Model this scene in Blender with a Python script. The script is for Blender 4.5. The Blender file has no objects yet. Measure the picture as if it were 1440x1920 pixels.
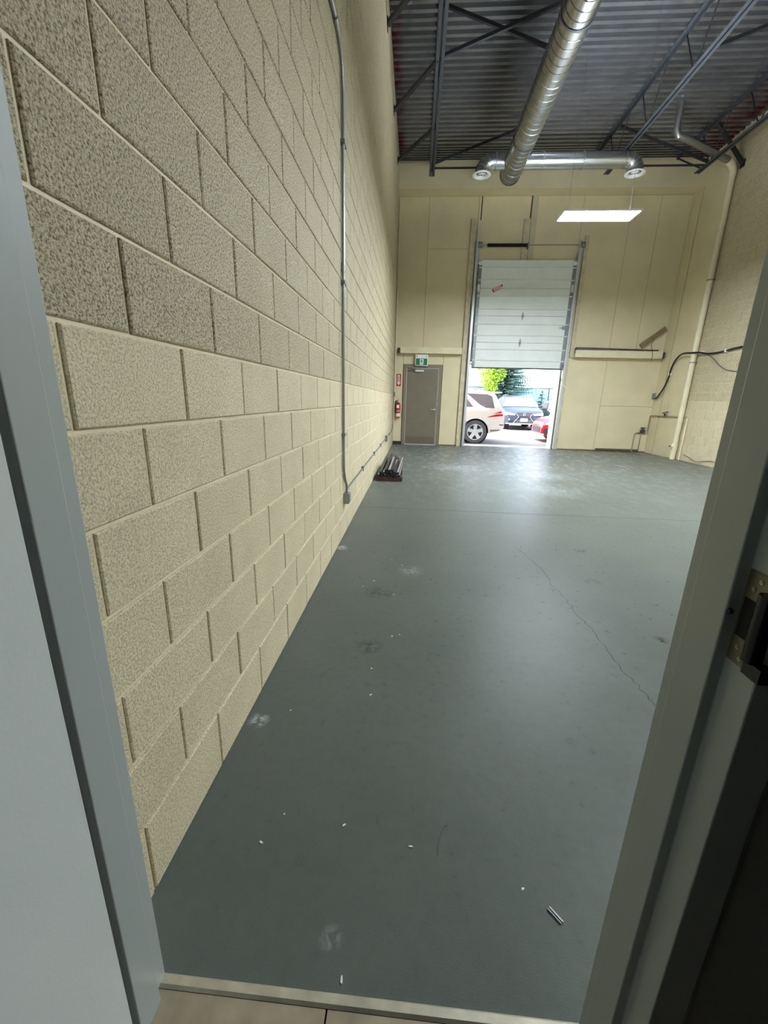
import bpy, bmesh, math, random
from mathutils import Vector, Matrix, Euler
random.seed(7)
R = math.radians
scene = bpy.context.scene
col = scene.collection

# ------------------------------------------------------------------ camera, world, sun, exposure
cam_d = bpy.data.cameras.new('camera'); cam = bpy.data.objects.new('camera', cam_d); col.objects.link(cam)
cam_d.sensor_fit = 'HORIZONTAL'; cam_d.sensor_width = 36.0
cam_d.lens = 764.8 / 1440 * 36.0
cam_d.clip_start = 0.02; cam_d.clip_end = 300
YAW, PITCH, ROLL = -0.0679, -0.2707, 0.0253
CAM = Vector((0.6538, -0.7573, 1.3225))
fwd = Vector((math.sin(YAW)*math.cos(PITCH), math.cos(YAW)*math.cos(PITCH), math.sin(PITCH)))
r0 = Vector((math.cos(YAW), -math.sin(YAW), 0)); u0 = r0.cross(fwd)
rt = math.cos(ROLL)*r0 + math.sin(ROLL)*u0; up = -math.sin(ROLL)*r0 + math.cos(ROLL)*u0
m = Matrix((rt, up, -fwd)).transposed().to_4x4(); m.translation = CAM
cam.matrix_world = m
scene.camera = cam

world = bpy.data.worlds.new('sky'); scene.world = world; world.use_nodes = True
wn = world.node_tree.nodes; wl = world.node_tree.links
sky = wn.new('ShaderNodeTexSky'); sky.sky_type = 'NISHITA'; sky.sun_disc = False
sky.sun_elevation = R(58); sky.sun_rotation = R(250); sky.dust_density = 3.0; sky.air_density = 1.0
hz = wn.new('ShaderNodeHueSaturation'); hz.inputs['Saturation'].default_value = .55; wl.new(sky.outputs[0], hz.inputs['Color'])   # hazy, milky summer sky
bgn = wn['Background']; wl.new(hz.outputs[0], bgn.inputs[0]); bgn.inputs[1].default_value = 0.28

sun_d = bpy.data.lights.new('sun', 'SUN'); sun = bpy.data.objects.new('sun', sun_d); col.objects.link(sun)
sun_d.energy = 0.6; sun_d.angle = R(1.0); sun_d.color = (1.0, .95, .86)
sun.rotation_euler = Vector((0.62, 0.28, -1.15)).to_track_quat('-Z', 'Y').to_euler()
sun.location = (-20, -8, 40)

LAMP = 50.0            # radiance of the fluorescent diffusers
vs = scene.view_settings
vs.view_transform = 'Standard'; vs.look = 'None'; vs.gamma = 1.0; vs.use_curve_mapping = False
vs.exposure = 2.6

# ------------------------------------------------------------------ helpers
def lin(c):
    return tuple((x/12.92 if x <= .04045 else ((x+.055)/1.055)**2.4) for x in (v/255.0 for v in c)) + (1.0,)

def mat(name, rgb, rough=.6, metal=0.0, spec=.5, emit=None, estr=0.0, bump=None, vary=None, alpha=None, trans=None, obj_var=0.0):
    """bump=(scale, strength, distance); vary=(scale, amount)"""
    M = bpy.data.materials.new(name); M.use_nodes = True
    nt = M.node_tree; n = nt.nodes; l = nt.links; b = n['Principled BSDF']
    b.inputs['Base Color'].default_value = lin(rgb); b.inputs['Roughness'].default_value = rough
    b.inputs['Metallic'].default_value = metal; b.inputs['Specular IOR Level'].default_value = spec
    if emit: b.inputs['Emission Color'].default_value = lin(emit); b.inputs['Emission Strength'].default_value = estr
    if trans: b.inputs['Transmission Weight'].default_value = trans
    if alpha is not None: b.inputs['Alpha'].default_value = alpha
    g = n.new('ShaderNodeNewGeometry')
    if bump:
        t = n.new('ShaderNodeTexNoise'); t.inputs['Scale'].default_value = bump[0]; t.inputs['Detail'].default_value = 4
        l.new(g.outputs['Position'], t.inputs['Vector'])
        bp = n.new('ShaderNodeBump'); bp.inputs['Strength'].default_value = bump[1]; bp.inputs['Distance'].default_value = bump[2]
        l.new(t.outputs['Fac'], bp.inputs['Height']); l.new(bp.outputs['Normal'], b.inputs['Normal'])
    if vary or obj_var:
        hsv = n.new('ShaderNodeHueSaturation'); hsv.inputs['Color'].default_value = lin(rgb)
        mr = n.new('ShaderNodeMapRange')
        if vary:
            t2 = n.new('ShaderNodeTexNoise'); t2.inputs['Scale'].default_value = vary[0]; t2.inputs['Detail'].default_value = 5
            l.new(g.outputs['Position'], t2.inputs['Vector']); l.new(t2.outputs['Fac'], mr.inputs['Value'])
            mr.inputs['From Min'].default_value = .3; mr.inputs['From Max'].default_value = .7; a = vary[1]
        else:
            oi = n.new('ShaderNodeObjectInfo'); l.new(oi.outputs['Random'], mr.inputs['Value']); a = obj_var
        mr.inputs['To Min'].default_value = 1-a; mr.inputs['To Max'].default_value = 1+a
        l.new(mr.outputs['Result'], hsv.inputs['Value']); l.new(hsv.outputs['Color'], b.inputs['Base Color'])
    return M

def tag(o, label=None, cat=None, group=None, kind=None):
    if label: o['label'] = label
    if cat: o['category'] = cat
    if group: o['group'] = group
    if kind: o['kind'] = kind
    return o

def wloc(o):
    v = Vector((0, 0, 0))
    while o is not None:
        v += Vector(o.location); o = o.parent
    return v

def empty(name, loc, label=None, cat=None, group=None, kind=None, rz=0.0, parent=None):
    o = bpy.data.objects.new(name, None); col.objects.link(o); o.empty_display_size = .1
    o.location = loc; o.rotation_euler = (0, 0, rz); o.parent = parent
    return tag(o, label, cat, group, kind)

class MB:
    """collects shapes; build() links them as one mesh object"""
    def __init__(s): s.v = []; s.f = []
    def add(s, vs_, fs):
        k = len(s.v); s.v += [tuple(v) for v in vs_]; s.f += [tuple(i+k for i in f) for f in fs]; return s
    def box(s, a, b):
        x0, y0, z0 = a; x1, y1, z1 = b
        return s.add([(x0,y0,z0),(x1,y0,z0),(x1,y1,z0),(x0,y1,z0),(x0,y0,z1),(x1,y0,z1),(x1,y1,z1),(x0,y1,z1)],
                     [(0,3,2,1),(4,5,6,7),(0,1,5,4),(1,2,6,5),(2,3,7,6),(3,0,4,7)])
    def bar(s, p, q, w, h, upv=(0, 0, 1)):
        p = Vector(p); q = Vector(q); d = (q-p).normalized(); sd = d.cross(Vector(upv))
        if sd.length < 1e-4: sd = d.cross(Vector((1, 0, 0)))
        sd.normalize(); u = sd.cross(d).normalized(); sd *= w/2; u *= h/2
        return s.add([p-sd-u, p+sd-u, p+sd+u, p-sd+u, q-sd-u, q+sd-u, q+sd+u, q-sd+u],
                     [(0,1,2,3),(7,6,5,4),(0,4,5,1),(1,5,6,2),(2,6,7,3),(3,7,4,0)])
    def tube(s, pts, r, n=8, cap=True, radii=None):
        pts = [Vector(p) for p in pts]; k0 = len(s.v); ref = None
        for i, p in enumerate(pts):
            d = (pts[min(i+1, len(pts)-1)] - pts[max(i-1, 0)]).normalized()
            if ref is None:
                ref = d.orthogonal().normalized()
            ref = (ref - d*ref.dot(d)).normalized(); b2 = d.cross(ref); rr = radii[i] if radii else r
            for j in range(n):
                a = 2*math.pi*j/n; s.v.append(tuple(p + (ref*math.cos(a) + b2*math.sin(a))*rr))
        for i in range(len(pts)-1):
            for j in range(n):
                a = k0+i*n+j; b = k0+i*n+(j+1) % n
                s.f.append((a, b, b+n, a+n))
        if cap:
            s.f.append(tuple(k0+j for j in range(n))[::-1]); e = k0+(len(pts)-1)*n; s.f.append(tuple(e+j for j in range(n)))
        return s
    def cyl(s, p, q, r, n=16): return s.tube([p, q], r, n)
    def lathe(s, prof, origin, axis=(0, 0, 1), n=24):
        """prof: (radius, height) pairs along axis"""
        ax = Vector(axis).normalized(); e1 = ax.orthogonal().normalized(); e2 = ax.cross(e1); o = Vector(origin); k0 = len(s.v)
        for (r, h) in prof:
            for j in range(n):
                a = 2*math.pi*j/n; s.v.append(tuple(o + ax*h + (e1*math.cos(a)+e2*math.sin(a))*max(r, 1e-4)))
        for i in range(len(prof)-1):
            for j in range(n):
                a = k0+i*n+j; b = k0+i*n+(j+1) % n; s.f.append((a, b, b+n, a+n))
        return s
    def prism(s, poly, d, n=None):
        """poly: 3D points (planar); d: extrusion vector"""
        d = Vector(d); k = len(poly); P = [Vector(p) for p in poly]
        return s.add(P + [p+d for p in P], [tuple(range(k))[::-1], tuple(range(k, 2*k))] + [(i, (i+1) % k, k+(i+1) % k, k+i) for i in range(k)])
    def build(s, name, m_, parent=None, smooth=False, local=False, bevel=0.0, loc=None):
        me = bpy.data.meshes.new(name); off = Vector((0, 0, 0))
        if not local:
            off = wloc(parent) if parent is not None else (Vector(loc) if loc is not None else Vector((0, 0, 0)))
        me.from_pydata([tuple(Vector(v)-off) for v in s.v], [], s.f); me.update()
        bm = bmesh.new(); bm.from_mesh(me); bmesh.ops.recalc_face_normals(bm, faces=bm.faces[:])
        if bevel > 0:
            ed = [e for e in bm.edges if len(e.link_faces) == 2 and e.calc_face_angle(0) > R(40)]
            bmesh.ops.bevel(bm, geom=ed, offset=bevel, segments=2, profile=.5, affect='EDGES')
        if smooth:
            for f in bm.faces: f.smooth = True
        bm.to_mesh(me); bm.free()
        if smooth and hasattr(me, 'set_sharp_from_angle'): me.set_sharp_from_angle(angle=R(38))
        me.materials.append(m_)
        o = bpy.data.objects.new(name, me); col.objects.link(o); o.parent = parent
        if loc is not None and parent is None and not local: o.location = loc
        return o

def text_mesh(name, body, size, m_, parent, loc, rot, depth=.001):
    c = bpy.data.curves.new(name, 'FONT'); c.body = body; c.size = size; c.extrude = depth; c.align_x = 'CENTER'; c.align_y = 'CENTER'
    t = bpy.data.objects.new(name+'_tmp', c); col.objects.link(t)
    bpy.context.view_layer.update()
    me = bpy.data.meshes.new_from_object(t.evaluated_get(bpy.context.evaluated_depsgraph_get()))
    bpy.data.objects.remove(t); me.materials.clear(); me.materials.append(m_)
    o = bpy.data.objects.new(name, me); col.objects.link(o); o.parent = parent
    o.location = Vector(loc) - (wloc(parent) if parent else Vector((0, 0, 0))); o.rotation_euler = rot
    return o

def project(p):
    q = Vector(p)-CAM; d = q.dot(fwd)
    if d < .05: return None
    return 720+764.8*q.dot(rt)/d, 960-764.8*q.dot(up)/d, d

# ------------------------------------------------------------------ materials
def block_material():
    M = bpy.data.materials.new('painted_block'); M.use_nodes = True
    nt = M.node_tree; n = nt.nodes; l = nt.links; b = n['Principled BSDF']
    g = n.new('ShaderNodeNewGeometry'); sep = n.new('ShaderNodeSeparateXYZ'); l.new(g.outputs['Position'], sep.inputs[0])
    # pit colour and bump are stronger on the courses above head-of-wainscot height
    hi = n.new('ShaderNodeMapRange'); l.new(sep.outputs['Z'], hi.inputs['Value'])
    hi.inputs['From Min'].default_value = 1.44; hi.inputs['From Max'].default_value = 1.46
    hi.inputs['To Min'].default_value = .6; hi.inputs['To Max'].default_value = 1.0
    no = n.new('ShaderNodeTexNoise'); no.inputs['Scale'].default_value = 165; no.inputs['Detail'].default_value = 6; no.inputs['Roughness'].default_value = .72
    l.new(g.outputs['Position'], no.inputs['Vector'])
    ramp = n.new('ShaderNodeMapRange'); ramp.inputs['From Min'].default_value = .38; ramp.inputs['From Max'].default_value = .56
    l.new(no.outputs['Fac'], ramp.inputs['Value'])
    big = n.new('ShaderNodeTexNoise'); big.inputs['Scale'].default_value = 5; big.inputs['Detail'].default_value = 5
    l.new(g.outputs['Position'], big.inputs['Vector'])
    oi = n.new('ShaderNodeObjectInfo')
    val = n.new('ShaderNodeMath'); val.operation = 'MULTIPLY_ADD'; l.new(big.outputs['Fac'], val.inputs[0]); val.inputs[1].default_value = .26; val.inputs[2].default_value = .84
    v2 = n.new('ShaderNodeMath'); v2.operation = 'MULTIPLY_ADD'; l.new(oi.outputs['Random'], v2.inputs[0]); v2.inputs[1].default_value = .05; l.new(val.outputs[0], v2.inputs[2])
    hsv = n.new('ShaderNodeHueSaturation'); hsv.inputs['Color'].default_value = lin((226, 213, 178)); l.new(v2.outputs[0], hsv.inputs['Value'])
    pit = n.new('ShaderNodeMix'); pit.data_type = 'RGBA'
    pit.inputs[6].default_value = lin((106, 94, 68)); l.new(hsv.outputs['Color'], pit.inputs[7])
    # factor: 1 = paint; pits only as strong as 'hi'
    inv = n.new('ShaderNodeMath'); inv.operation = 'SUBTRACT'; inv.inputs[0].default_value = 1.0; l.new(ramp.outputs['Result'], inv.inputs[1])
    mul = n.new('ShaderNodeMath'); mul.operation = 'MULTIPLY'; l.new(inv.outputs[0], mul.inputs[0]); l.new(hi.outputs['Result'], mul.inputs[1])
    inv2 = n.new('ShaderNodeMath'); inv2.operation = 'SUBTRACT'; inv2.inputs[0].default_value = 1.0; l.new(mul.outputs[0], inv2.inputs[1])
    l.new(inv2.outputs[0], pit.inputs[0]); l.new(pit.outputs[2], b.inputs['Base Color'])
    bp = n.new('ShaderNodeBump'); bp.inputs['Distance'].default_value = .006
    st = n.new('ShaderNodeMath'); st.operation = 'MULTIPLY'; l.new(hi.outputs['Result'], st.inputs[0]); st.inputs[1].default_value = 1.0; l.new(st.outputs[0], bp.inputs['Strength'])
    l.new(no.outputs['Fac'], bp.inputs['Height']); l.new(bp.outputs['Normal'], b.inputs['Normal'])
    b.inputs['Roughness'].default_value = .55; b.inputs['Specular IOR Level'].default_value = .35
    return M

def floor_material():
    M = bpy.data.materials.new('painted_concrete_floor'); M.use_nodes = True
    nt = M.node_tree; n = nt.nodes; l = nt.links; b = n['Principled BSDF']
    g = n.new('ShaderNodeNewGeometry')
    def noise(scale, detail=6, rough=.6, dist=0.0):
        t = n.new('ShaderNodeTexNoise'); t.inputs['Scale'].default_value = scale; t.inputs['Detail'].default_value = detail
        t.inputs['Roughness'].default_value = rough; t.inputs['Distortion'].default_value = dist
        l.new(g.outputs['Position'], t.inputs['Vector']); return t
    a = noise(1.3); c = noise(26, 5); d = noise(240, 2)
    hsv = n.new('ShaderNodeHueSaturation'); hsv.inputs['Color'].default_value = lin((94, 99, 93))
    mr = n.new('ShaderNodeMapRange'); l.new(a.outputs['Fac'], mr.inputs['Value'])
    mr.inputs['From Min'].default_value = .3; mr.inputs['From Max'].default_value = .7; mr.inputs['To Min'].default_value = .9; mr.inputs['To Max'].default_value = 1.1
    mr2 = n.new('ShaderNodeMapRange'); l.new(c.outputs['Fac'], mr2.inputs['Value'])
    mr2.inputs['From Min'].default_value = .3; mr2.inputs['From Max'].default_value = .7; mr2.inputs['To Min'].default_value = .95; mr2.inputs['To Max'].default_value = 1.05
    mu = n.new('ShaderNodeMath'); mu.operation = 'MULTIPLY'; l.new(mr.outputs[0], mu.inputs[0]); l.new(mr2.outputs[0], mu.inputs[1])
    l.new(mu.outputs[0], hsv.inputs['Value'])
    cur = hsv.outputs['Color']
    # scuffs and worn spots: (x, y, radius, colour, amount)
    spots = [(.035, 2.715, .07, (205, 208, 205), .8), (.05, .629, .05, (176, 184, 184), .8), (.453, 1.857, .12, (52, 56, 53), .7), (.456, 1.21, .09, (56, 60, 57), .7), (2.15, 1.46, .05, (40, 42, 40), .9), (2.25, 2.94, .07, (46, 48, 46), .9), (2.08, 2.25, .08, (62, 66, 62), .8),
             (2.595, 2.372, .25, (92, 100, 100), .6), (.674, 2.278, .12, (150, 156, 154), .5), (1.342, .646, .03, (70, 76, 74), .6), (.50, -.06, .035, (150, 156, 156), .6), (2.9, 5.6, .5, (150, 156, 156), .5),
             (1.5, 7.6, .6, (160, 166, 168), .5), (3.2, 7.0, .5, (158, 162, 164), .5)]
    brk = noise(22, 6, .7, 1.0)
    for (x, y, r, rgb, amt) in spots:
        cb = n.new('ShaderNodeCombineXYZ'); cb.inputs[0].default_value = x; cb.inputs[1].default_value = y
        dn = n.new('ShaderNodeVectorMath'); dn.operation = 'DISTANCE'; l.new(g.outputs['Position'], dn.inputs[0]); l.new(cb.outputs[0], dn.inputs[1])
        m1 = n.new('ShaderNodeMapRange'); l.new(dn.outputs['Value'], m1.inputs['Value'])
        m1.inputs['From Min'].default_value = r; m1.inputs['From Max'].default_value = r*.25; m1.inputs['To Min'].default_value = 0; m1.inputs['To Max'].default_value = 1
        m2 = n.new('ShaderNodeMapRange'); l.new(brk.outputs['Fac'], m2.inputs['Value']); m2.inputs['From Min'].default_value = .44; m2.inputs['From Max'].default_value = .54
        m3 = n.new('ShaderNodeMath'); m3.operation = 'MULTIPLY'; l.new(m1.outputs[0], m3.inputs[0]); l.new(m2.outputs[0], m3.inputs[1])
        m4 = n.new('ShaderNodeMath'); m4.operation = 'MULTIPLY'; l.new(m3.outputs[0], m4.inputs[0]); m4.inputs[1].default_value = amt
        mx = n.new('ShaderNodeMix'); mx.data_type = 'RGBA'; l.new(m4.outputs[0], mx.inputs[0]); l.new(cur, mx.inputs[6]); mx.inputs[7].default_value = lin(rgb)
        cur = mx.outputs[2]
    # tyre-worn, flaking paint towards the overhead door: lighter bare concrete showing in streaks
    sp = n.new('ShaderNodeSeparateXYZ'); l.new(g.outputs['Position'], sp.inputs[0])
    w1 = n.new('ShaderNodeMapRange'); l.new(sp.outputs['Y'], w1.inputs['Value']); w1.inputs['From Min'].default_value = 4.0; w1.inputs['From Max'].default_value = 10.5
    mp = n.new('ShaderNodeMapping'); mp.inputs['Scale'].default_value = (1.0, .45, 1); mp.inputs['Rotation'].default_value = (0, 0, .35); l.new(g.outputs['Position'], mp.inputs['Vector'])
    t = n.new('ShaderNodeTexNoise'); t.inputs['Scale'].default_value = 7; t.inputs['Detail'].default_value = 8; t.inputs['Roughness'].default_value = .7; l.new(mp.outputs[0], t.inputs['Vector'])
    w2 = n.new('ShaderNodeMapRange'); l.new(t.outputs['Fac'], w2.inputs['Value']); w2.inputs['From Min'].default_value = .5; w2.inputs['From Max'].default_value = .62
    w3 = n.new('ShaderNodeMath'); w3.operation = 'MULTIPLY'; l.new(w1.outputs[0], w3.inputs[0]); l.new(w2.outputs[0], w3.inputs[1])
    w4 = n.new('ShaderNodeMath'); w4.operation = 'MULTIPLY'; l.new(w3.outputs[0], w4.inputs[0]); w4.inputs[1].default_value = .55
    mx = n.new('ShaderNodeMix'); mx.data_type = 'RGBA'; l.new(w4.outputs[0], mx.inputs[0]); l.new(cur, mx.inputs[6]); mx.inputs[7].default_value = lin((172, 172, 168)); cur = mx.outputs[2]
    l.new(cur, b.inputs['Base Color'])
    rr = n.new('ShaderNodeMapRange'); l.new(c.outputs['Fac'], rr.inputs['Value']); rr.inputs['From Min'].default_value = .3; rr.inputs['From Max'].default_value = .7
    b.inputs['Specular IOR Level'].default_value = .09; rr.inputs['To Min'].default_value = .26; rr.inputs['To Max'].default_value = .38; l.new(rr.outputs[0], b.inputs['Roughness'])
    bp = n.new('ShaderNodeBump'); bp.inputs['Strength'].default_value = .22; bp.inputs['Distance'].default_value = .004
    ad = n.new('ShaderNodeMath'); ad.operation = 'MULTIPLY_ADD'; l.new(t.outputs['Fac'], ad.inputs[0]); ad.inputs[1].default_value = 1.5; l.new(d.outputs['Fac'], ad.inputs[2])
    l.new(ad.outputs[0], bp.inputs['Height']); l.new(bp.outputs['Normal'], b.inputs['Normal'])
    return M

def deck_material():
    M = mat('steel_deck', (118, 120, 124), .24, .75)
    nt = M.node_tree; n = nt.nodes; l = nt.links; b = n['Principled BSDF']
    g = n.new('ShaderNodeNewGeometry'); sp = n.new('ShaderNodeSeparateXYZ'); l.new(g.outputs['Position'], sp.inputs[0])
    no = n.new('ShaderNodeTexNoise'); no.inputs['Scale'].default_value = 5; no.inputs['Detail'].default_value = 6; l.new(g.outputs['Position'], no.inputs['Vector'])
    oi = n.new('ShaderNodeObjectInfo')
    a = n.new('ShaderNodeMath'); a.operation = 'MULTIPLY_ADD'; l.new(no.outputs['Fac'], a.inputs[0]); a.inputs[1].default_value = .7; a.inputs[2].default_value = .5
    a2 = n.new('ShaderNodeMath'); a2.operation = 'MULTIPLY_ADD'; l.new(oi.outputs['Random'], a2.inputs[0]); a2.inputs[1].default_value = .3; l.new(a.outputs[0], a2.inputs[2])
    hsv = n.new('ShaderNodeHueSaturation'); hsv.inputs['Color'].default_value = lin((138, 139, 144)); l.new(a2.outputs[0], hsv.inputs['Value'])
    # red primer overspray along the side walls
    e1 = n.new('ShaderNodeMapRange'); l.new(sp.outputs['X'], e1.inputs['Value']); e1.inputs['From Min'].default_value = .22; e1.inputs['From Max'].default_value = .05
    e2 = n.new('ShaderNodeMapRange'); l.new(sp.outputs['X'], e2.inputs['Value']); e2.inputs['From Min'].default_value = 6.4; e2.inputs['From Max'].default_value = 7.3
    mx0 = n.new('ShaderNodeMath'); mx0.operation = 'MAXIMUM'; l.new(e1.outputs[0], mx0.inputs[0]); l.new(e2.outputs[0], mx0.inputs[1])
    n2 = n.new('ShaderNodeMapRange'); l.new(no.outputs['Fac'], n2.inputs['Value']); n2.inputs['From Min'].default_value = .38; n2.inputs['From Max'].default_value = .58
    m3 = n.new('ShaderNodeMath'); m3.operation = 'MULTIPLY'; l.new(mx0.outputs[0], m3.inputs[0]); l.new(n2.outputs[0], m3.inputs[1])
    mx = n.new('ShaderNodeMix'); mx.data_type = 'RGBA'; l.new(m3.outputs[0], mx.inputs[0]); l.new(hsv.outputs['Color'], mx.inputs[6]); mx.inputs[7].default_value = lin((112, 38, 40))
    l.new(mx.outputs[2], b.inputs['Base Color'])
    return M

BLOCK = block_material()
MORTAR = mat('painted_mortar', (216, 204, 172), .55, spec=.35, bump=(90, .3, .003), vary=(6, .08))
PAINT = mat('beige_wall_paint', (222, 210, 174), .5, spec=.4, bump=(60, .15, .002), vary=(2.0, .045))
PAINT2 = mat('beige_trim_paint', (226, 216, 184), .45, spec=.4, vary=(4, .07))
FLOOR = floor_material()
DECK = deck_material()
STEEL = mat('grey_joist_steel', (76, 80, 86), .5, .35, vary=(8, .12))
DARKSTEEL = mat('dark_bridging_steel', (44, 46, 50), .55, .3)
GALV = mat('galvanised_duct', (200, 202, 200), .27, 1.0, vary=(5, .08))
SEAM = mat('duct_seam', (120, 122, 122), .4, .8)
ZINC = mat('zinc_conduit', (158, 160, 158), .38, .9)
CHROME = mat('bright_metal', (214, 214, 212), .3, .45)
WHITE = mat('white_enamel', (228, 230, 228), .4)
DOORWHITE = mat('overhead_door_white', (228, 234, 230), .42, vary=(3, .04), bump=(200, .08, .001))
STILE = mat('galvanised_stile', (136, 142, 144), .45, .5)
TAUPE = mat('taupe_door_paint', (122, 113, 96), .45, vary=(5, .06))
TAUPE2 = mat('taupe_frame_paint', (132, 122, 104), .45)
BLACK = mat('black_rubber', (22, 22, 24), .5)
BLACKGLOSS = mat('black_gloss_steel', (14, 14, 16), .18, .4)
BRASS = mat('dull_brass', (116, 112, 92), .4, .6)
FRAMEGREY = mat('grey_door_frame', (158, 164, 160), .35, bump=(140, .1, .001))
LEAFWHITE = mat('white_door_leaf', (198, 202, 198), .38, bump=(160, .18, .0015))
RED = mat('extinguisher_red', (176, 26, 34), .3)
GREEN = mat('exit_green', (10, 120, 78), .45)
SIGNWHITE = mat('sign_white', (236, 238, 236), .5)
SIGNRED = mat('sign_red', (188, 34, 40), .45)
WOOD = mat('bare_wood', (138, 116, 86), .7, vary=(14, .2))
DARKWOOD = mat('dark_wood', (84, 62, 50), .7, vary=(14, .25))
RAWPAINTWOOD = mat('beige_painted_post', (206, 194, 164), .55, vary=(7, .16))
TILE = mat('brown_stone_tile', (152, 139, 116), .5, vary=(9, .3), bump=(40, .2, .002))
GROUT = mat('tile_grout', (70, 64, 54), .8)
OFFICE = mat('office_wall_paint', (150, 150, 146), .6)
OFFICECEIL = mat('office_ceiling', (170, 170, 166), .8)
EXTWALL = mat('white_exterior_jamb', (232, 234, 232), .6)
ROOFM = mat('roof_membrane', (80, 80, 80), .9)
LAMPM = mat('lamp_diffuser', (255, 255, 255), .5, emit=(236, 246, 255), estr=LAMP)
UPLIGHT = mat('added_uplight_glow', (255, 255, 255), .5, emit=(240, 247, 255), estr=LAMP*.13)  # upward glow added on the lamps to brighten deck and far wall
ASPHALT = mat('asphalt', (122, 119, 115), .9, vary=(.9, .22), bump=(60, .3, .01))

H = .2032            # block course
Z0 = .025            # first bed joint above the floor
XR = 7.41            # right wall face
YE = 11.80           # far wall face
YU = 11.40           # upper far wall face
ZD = 7.06            # underside of roof deck

# ------------------------------------------------------------------ floor and shells
fl = MB().box((-.2, -.157, -.15), (XR+.2, 12.06, 0)).build('floor', FLOOR); tag(fl, 'grey painted concrete warehouse floor', 'floor', kind='structure')
crack = [(1.66, 2.95), (1.70, 2.77), (1.763, 2.399), (1.737, 2.139), (1.764, 1.913), (1.765, 1.694), (1.786, 1.537), (1.788, 1.396), (1.779, 1.244), (1.778, 1.123), (1.798, 1.032), (1.809, .912), (1.84, .8), (1.83, .6)]
CRACKM = mat('crack_dark', (40, 42, 39), .8)
b = MB()
pts = []
for i in range(len(crack)-1):
    for k in range(5):
        t = k/5; pts.append((crack[i][0]+(crack[i+1][0]-crack[i][0])*t+random.uniform(-.011, .011), crack[i][1]+(crack[i+1][1]-crack[i][1])*t))
for i in range(len(pts)-1):
    (x0, y0), (x1, y1) = pts[i], pts[i+1]; w = .0012+.001*random.random()
    b.add([(x0-w, y0, .0008), (x0+w, y0, .0008), (x1+w, y1, .0008), (x1-w, y1, .0008)], [(0, 1, 2, 3)])
b.build('crack', CRACKM, fl)
JOINTM = mat('joint_filler', (70, 72, 68), .7)
b = MB(); b.box((0, 4.19, .0002), (XR, 4.196, .001)); b.build('control_joint', JOINTM, fl)

roof = MB().box((-.25, -.35, ZD+.06), (XR+.25, 12.06, ZD+.25)).build('ceiling_roof', ROOFM); tag(roof, 'roof slab above the steel deck', 'roof', kind='structure')

def chamfer_block(xf, s, y0, y1, z0, z1, dep=.012, c=.0035):
    """front face at xf, s=+1 faces +x"""
    xb = xf - s*dep
    ys = (y0, y0+c, y1-c, y1); zs = (z0, z0+c, z1-c, z1)
    V = [(xf, ys[1], zs[1]), (xf, ys[2], zs[1]), (xf, ys[2], zs[2]), (xf, ys[1], zs[2]),
         (xf-s*c, ys[0], zs[0]), (xf-s*c, ys[3], zs[0]), (xf-s*c, ys[3], zs[3]), (xf-s*c, ys[0], zs[3]),
         (xb, ys[0], zs[0]), (xb, ys[3], zs[0]), (xb, ys[3], zs[3]), (xb, ys[0], zs[3])]
    F = [(0, 1, 2, 3), (0, 4, 5, 1), (1, 5, 6, 2), (2, 6, 7, 3), (3, 7, 4, 0), (4, 8, 9, 5), (5, 9, 10, 6), (6, 10, 11, 7), (7, 11, 8, 4)]
    return V, F

def block_wall(wall, xf, s, ya, yb, phase, zmax):
    cells = []
    c = 0
    while True:
        z0 = .004 if c == 0 else Z0+c*H+.005
        z1 = min(Z0+(c+1)*H-.005, zmax)
        if z1-z0 < .03: break
        off = ((c+phase) % 2)*H
        j = math.floor((ya-off)/(2*H))-1
        while True:
            y0 = off+j*2*H+.005; y1 = y0+2*H-.010
            j += 1
            if y1 < ya+.02: continue
            if y0 > yb-.02: break
            cells.append((max(y0, ya), min(y1, yb), z0, z1))
        c += 1
    def size(cell):
        y0, y1, z0, z1 = cell
        q = project((xf, (y0+y1)/2, (z0+z1)/2))
        if q is None: return -1
        ps = [project((xf, y, z)) for y in (y0, y1) for z in (z0, z1)]
        if any(p is None for p in ps): return -1
        if all(p[0] < 0 for p in ps) or all(p[0] > 1440 for p in ps) or all(p[1] < 0 for p in ps) or all(p[1] > 1920 for p in ps): return -1
        a, b_, c_, d_ = ps[0], ps[1], ps[3], ps[2]
        quad = [a, b_, c_, d_]
        return abs(sum(quad[i][0]*quad[(i+1) % 4][1]-quad[(i+1) % 4][0]*quad[i][1] for i in range(4)))/2
    cells.sort(key=size, reverse=True)
    big = cells[:300]; rest = cells[300:]
    cache = {}
    for (y0, y1, z0, z1) in big:
        key = (round(y1-y0, 3), round(z1-z0, 3))
        if key not in cache:
            V, F = chamfer_block(0, s, 0, y1-y0, 0, z1-z0)
            me = bpy.data.meshes.new('block'); me.from_pydata(V, [], F)
            bm = bmesh.new(); bm.from_mesh(me); bmesh.ops.recalc_face_normals(bm, faces=bm.faces[:])
            bm.to_mesh(me); bm.free()
            ctr = me.polygons[0].normal.x*s
            if ctr < 0: me.flip_normals()
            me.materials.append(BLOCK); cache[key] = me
        o = bpy.data.objects.new('block', cache[key]); col.objects.link(o); o.parent = wall
        jx = random.uniform(-.0012, .0012)
        o.location = (xf+jx, y0, z0)
    if rest:
        mb = MB()
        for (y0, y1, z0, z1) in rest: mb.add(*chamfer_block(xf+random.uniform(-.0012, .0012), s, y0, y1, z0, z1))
        o = mb.build('block_courses', BLOCK, wall); tag(o, kind='stuff')

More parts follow.
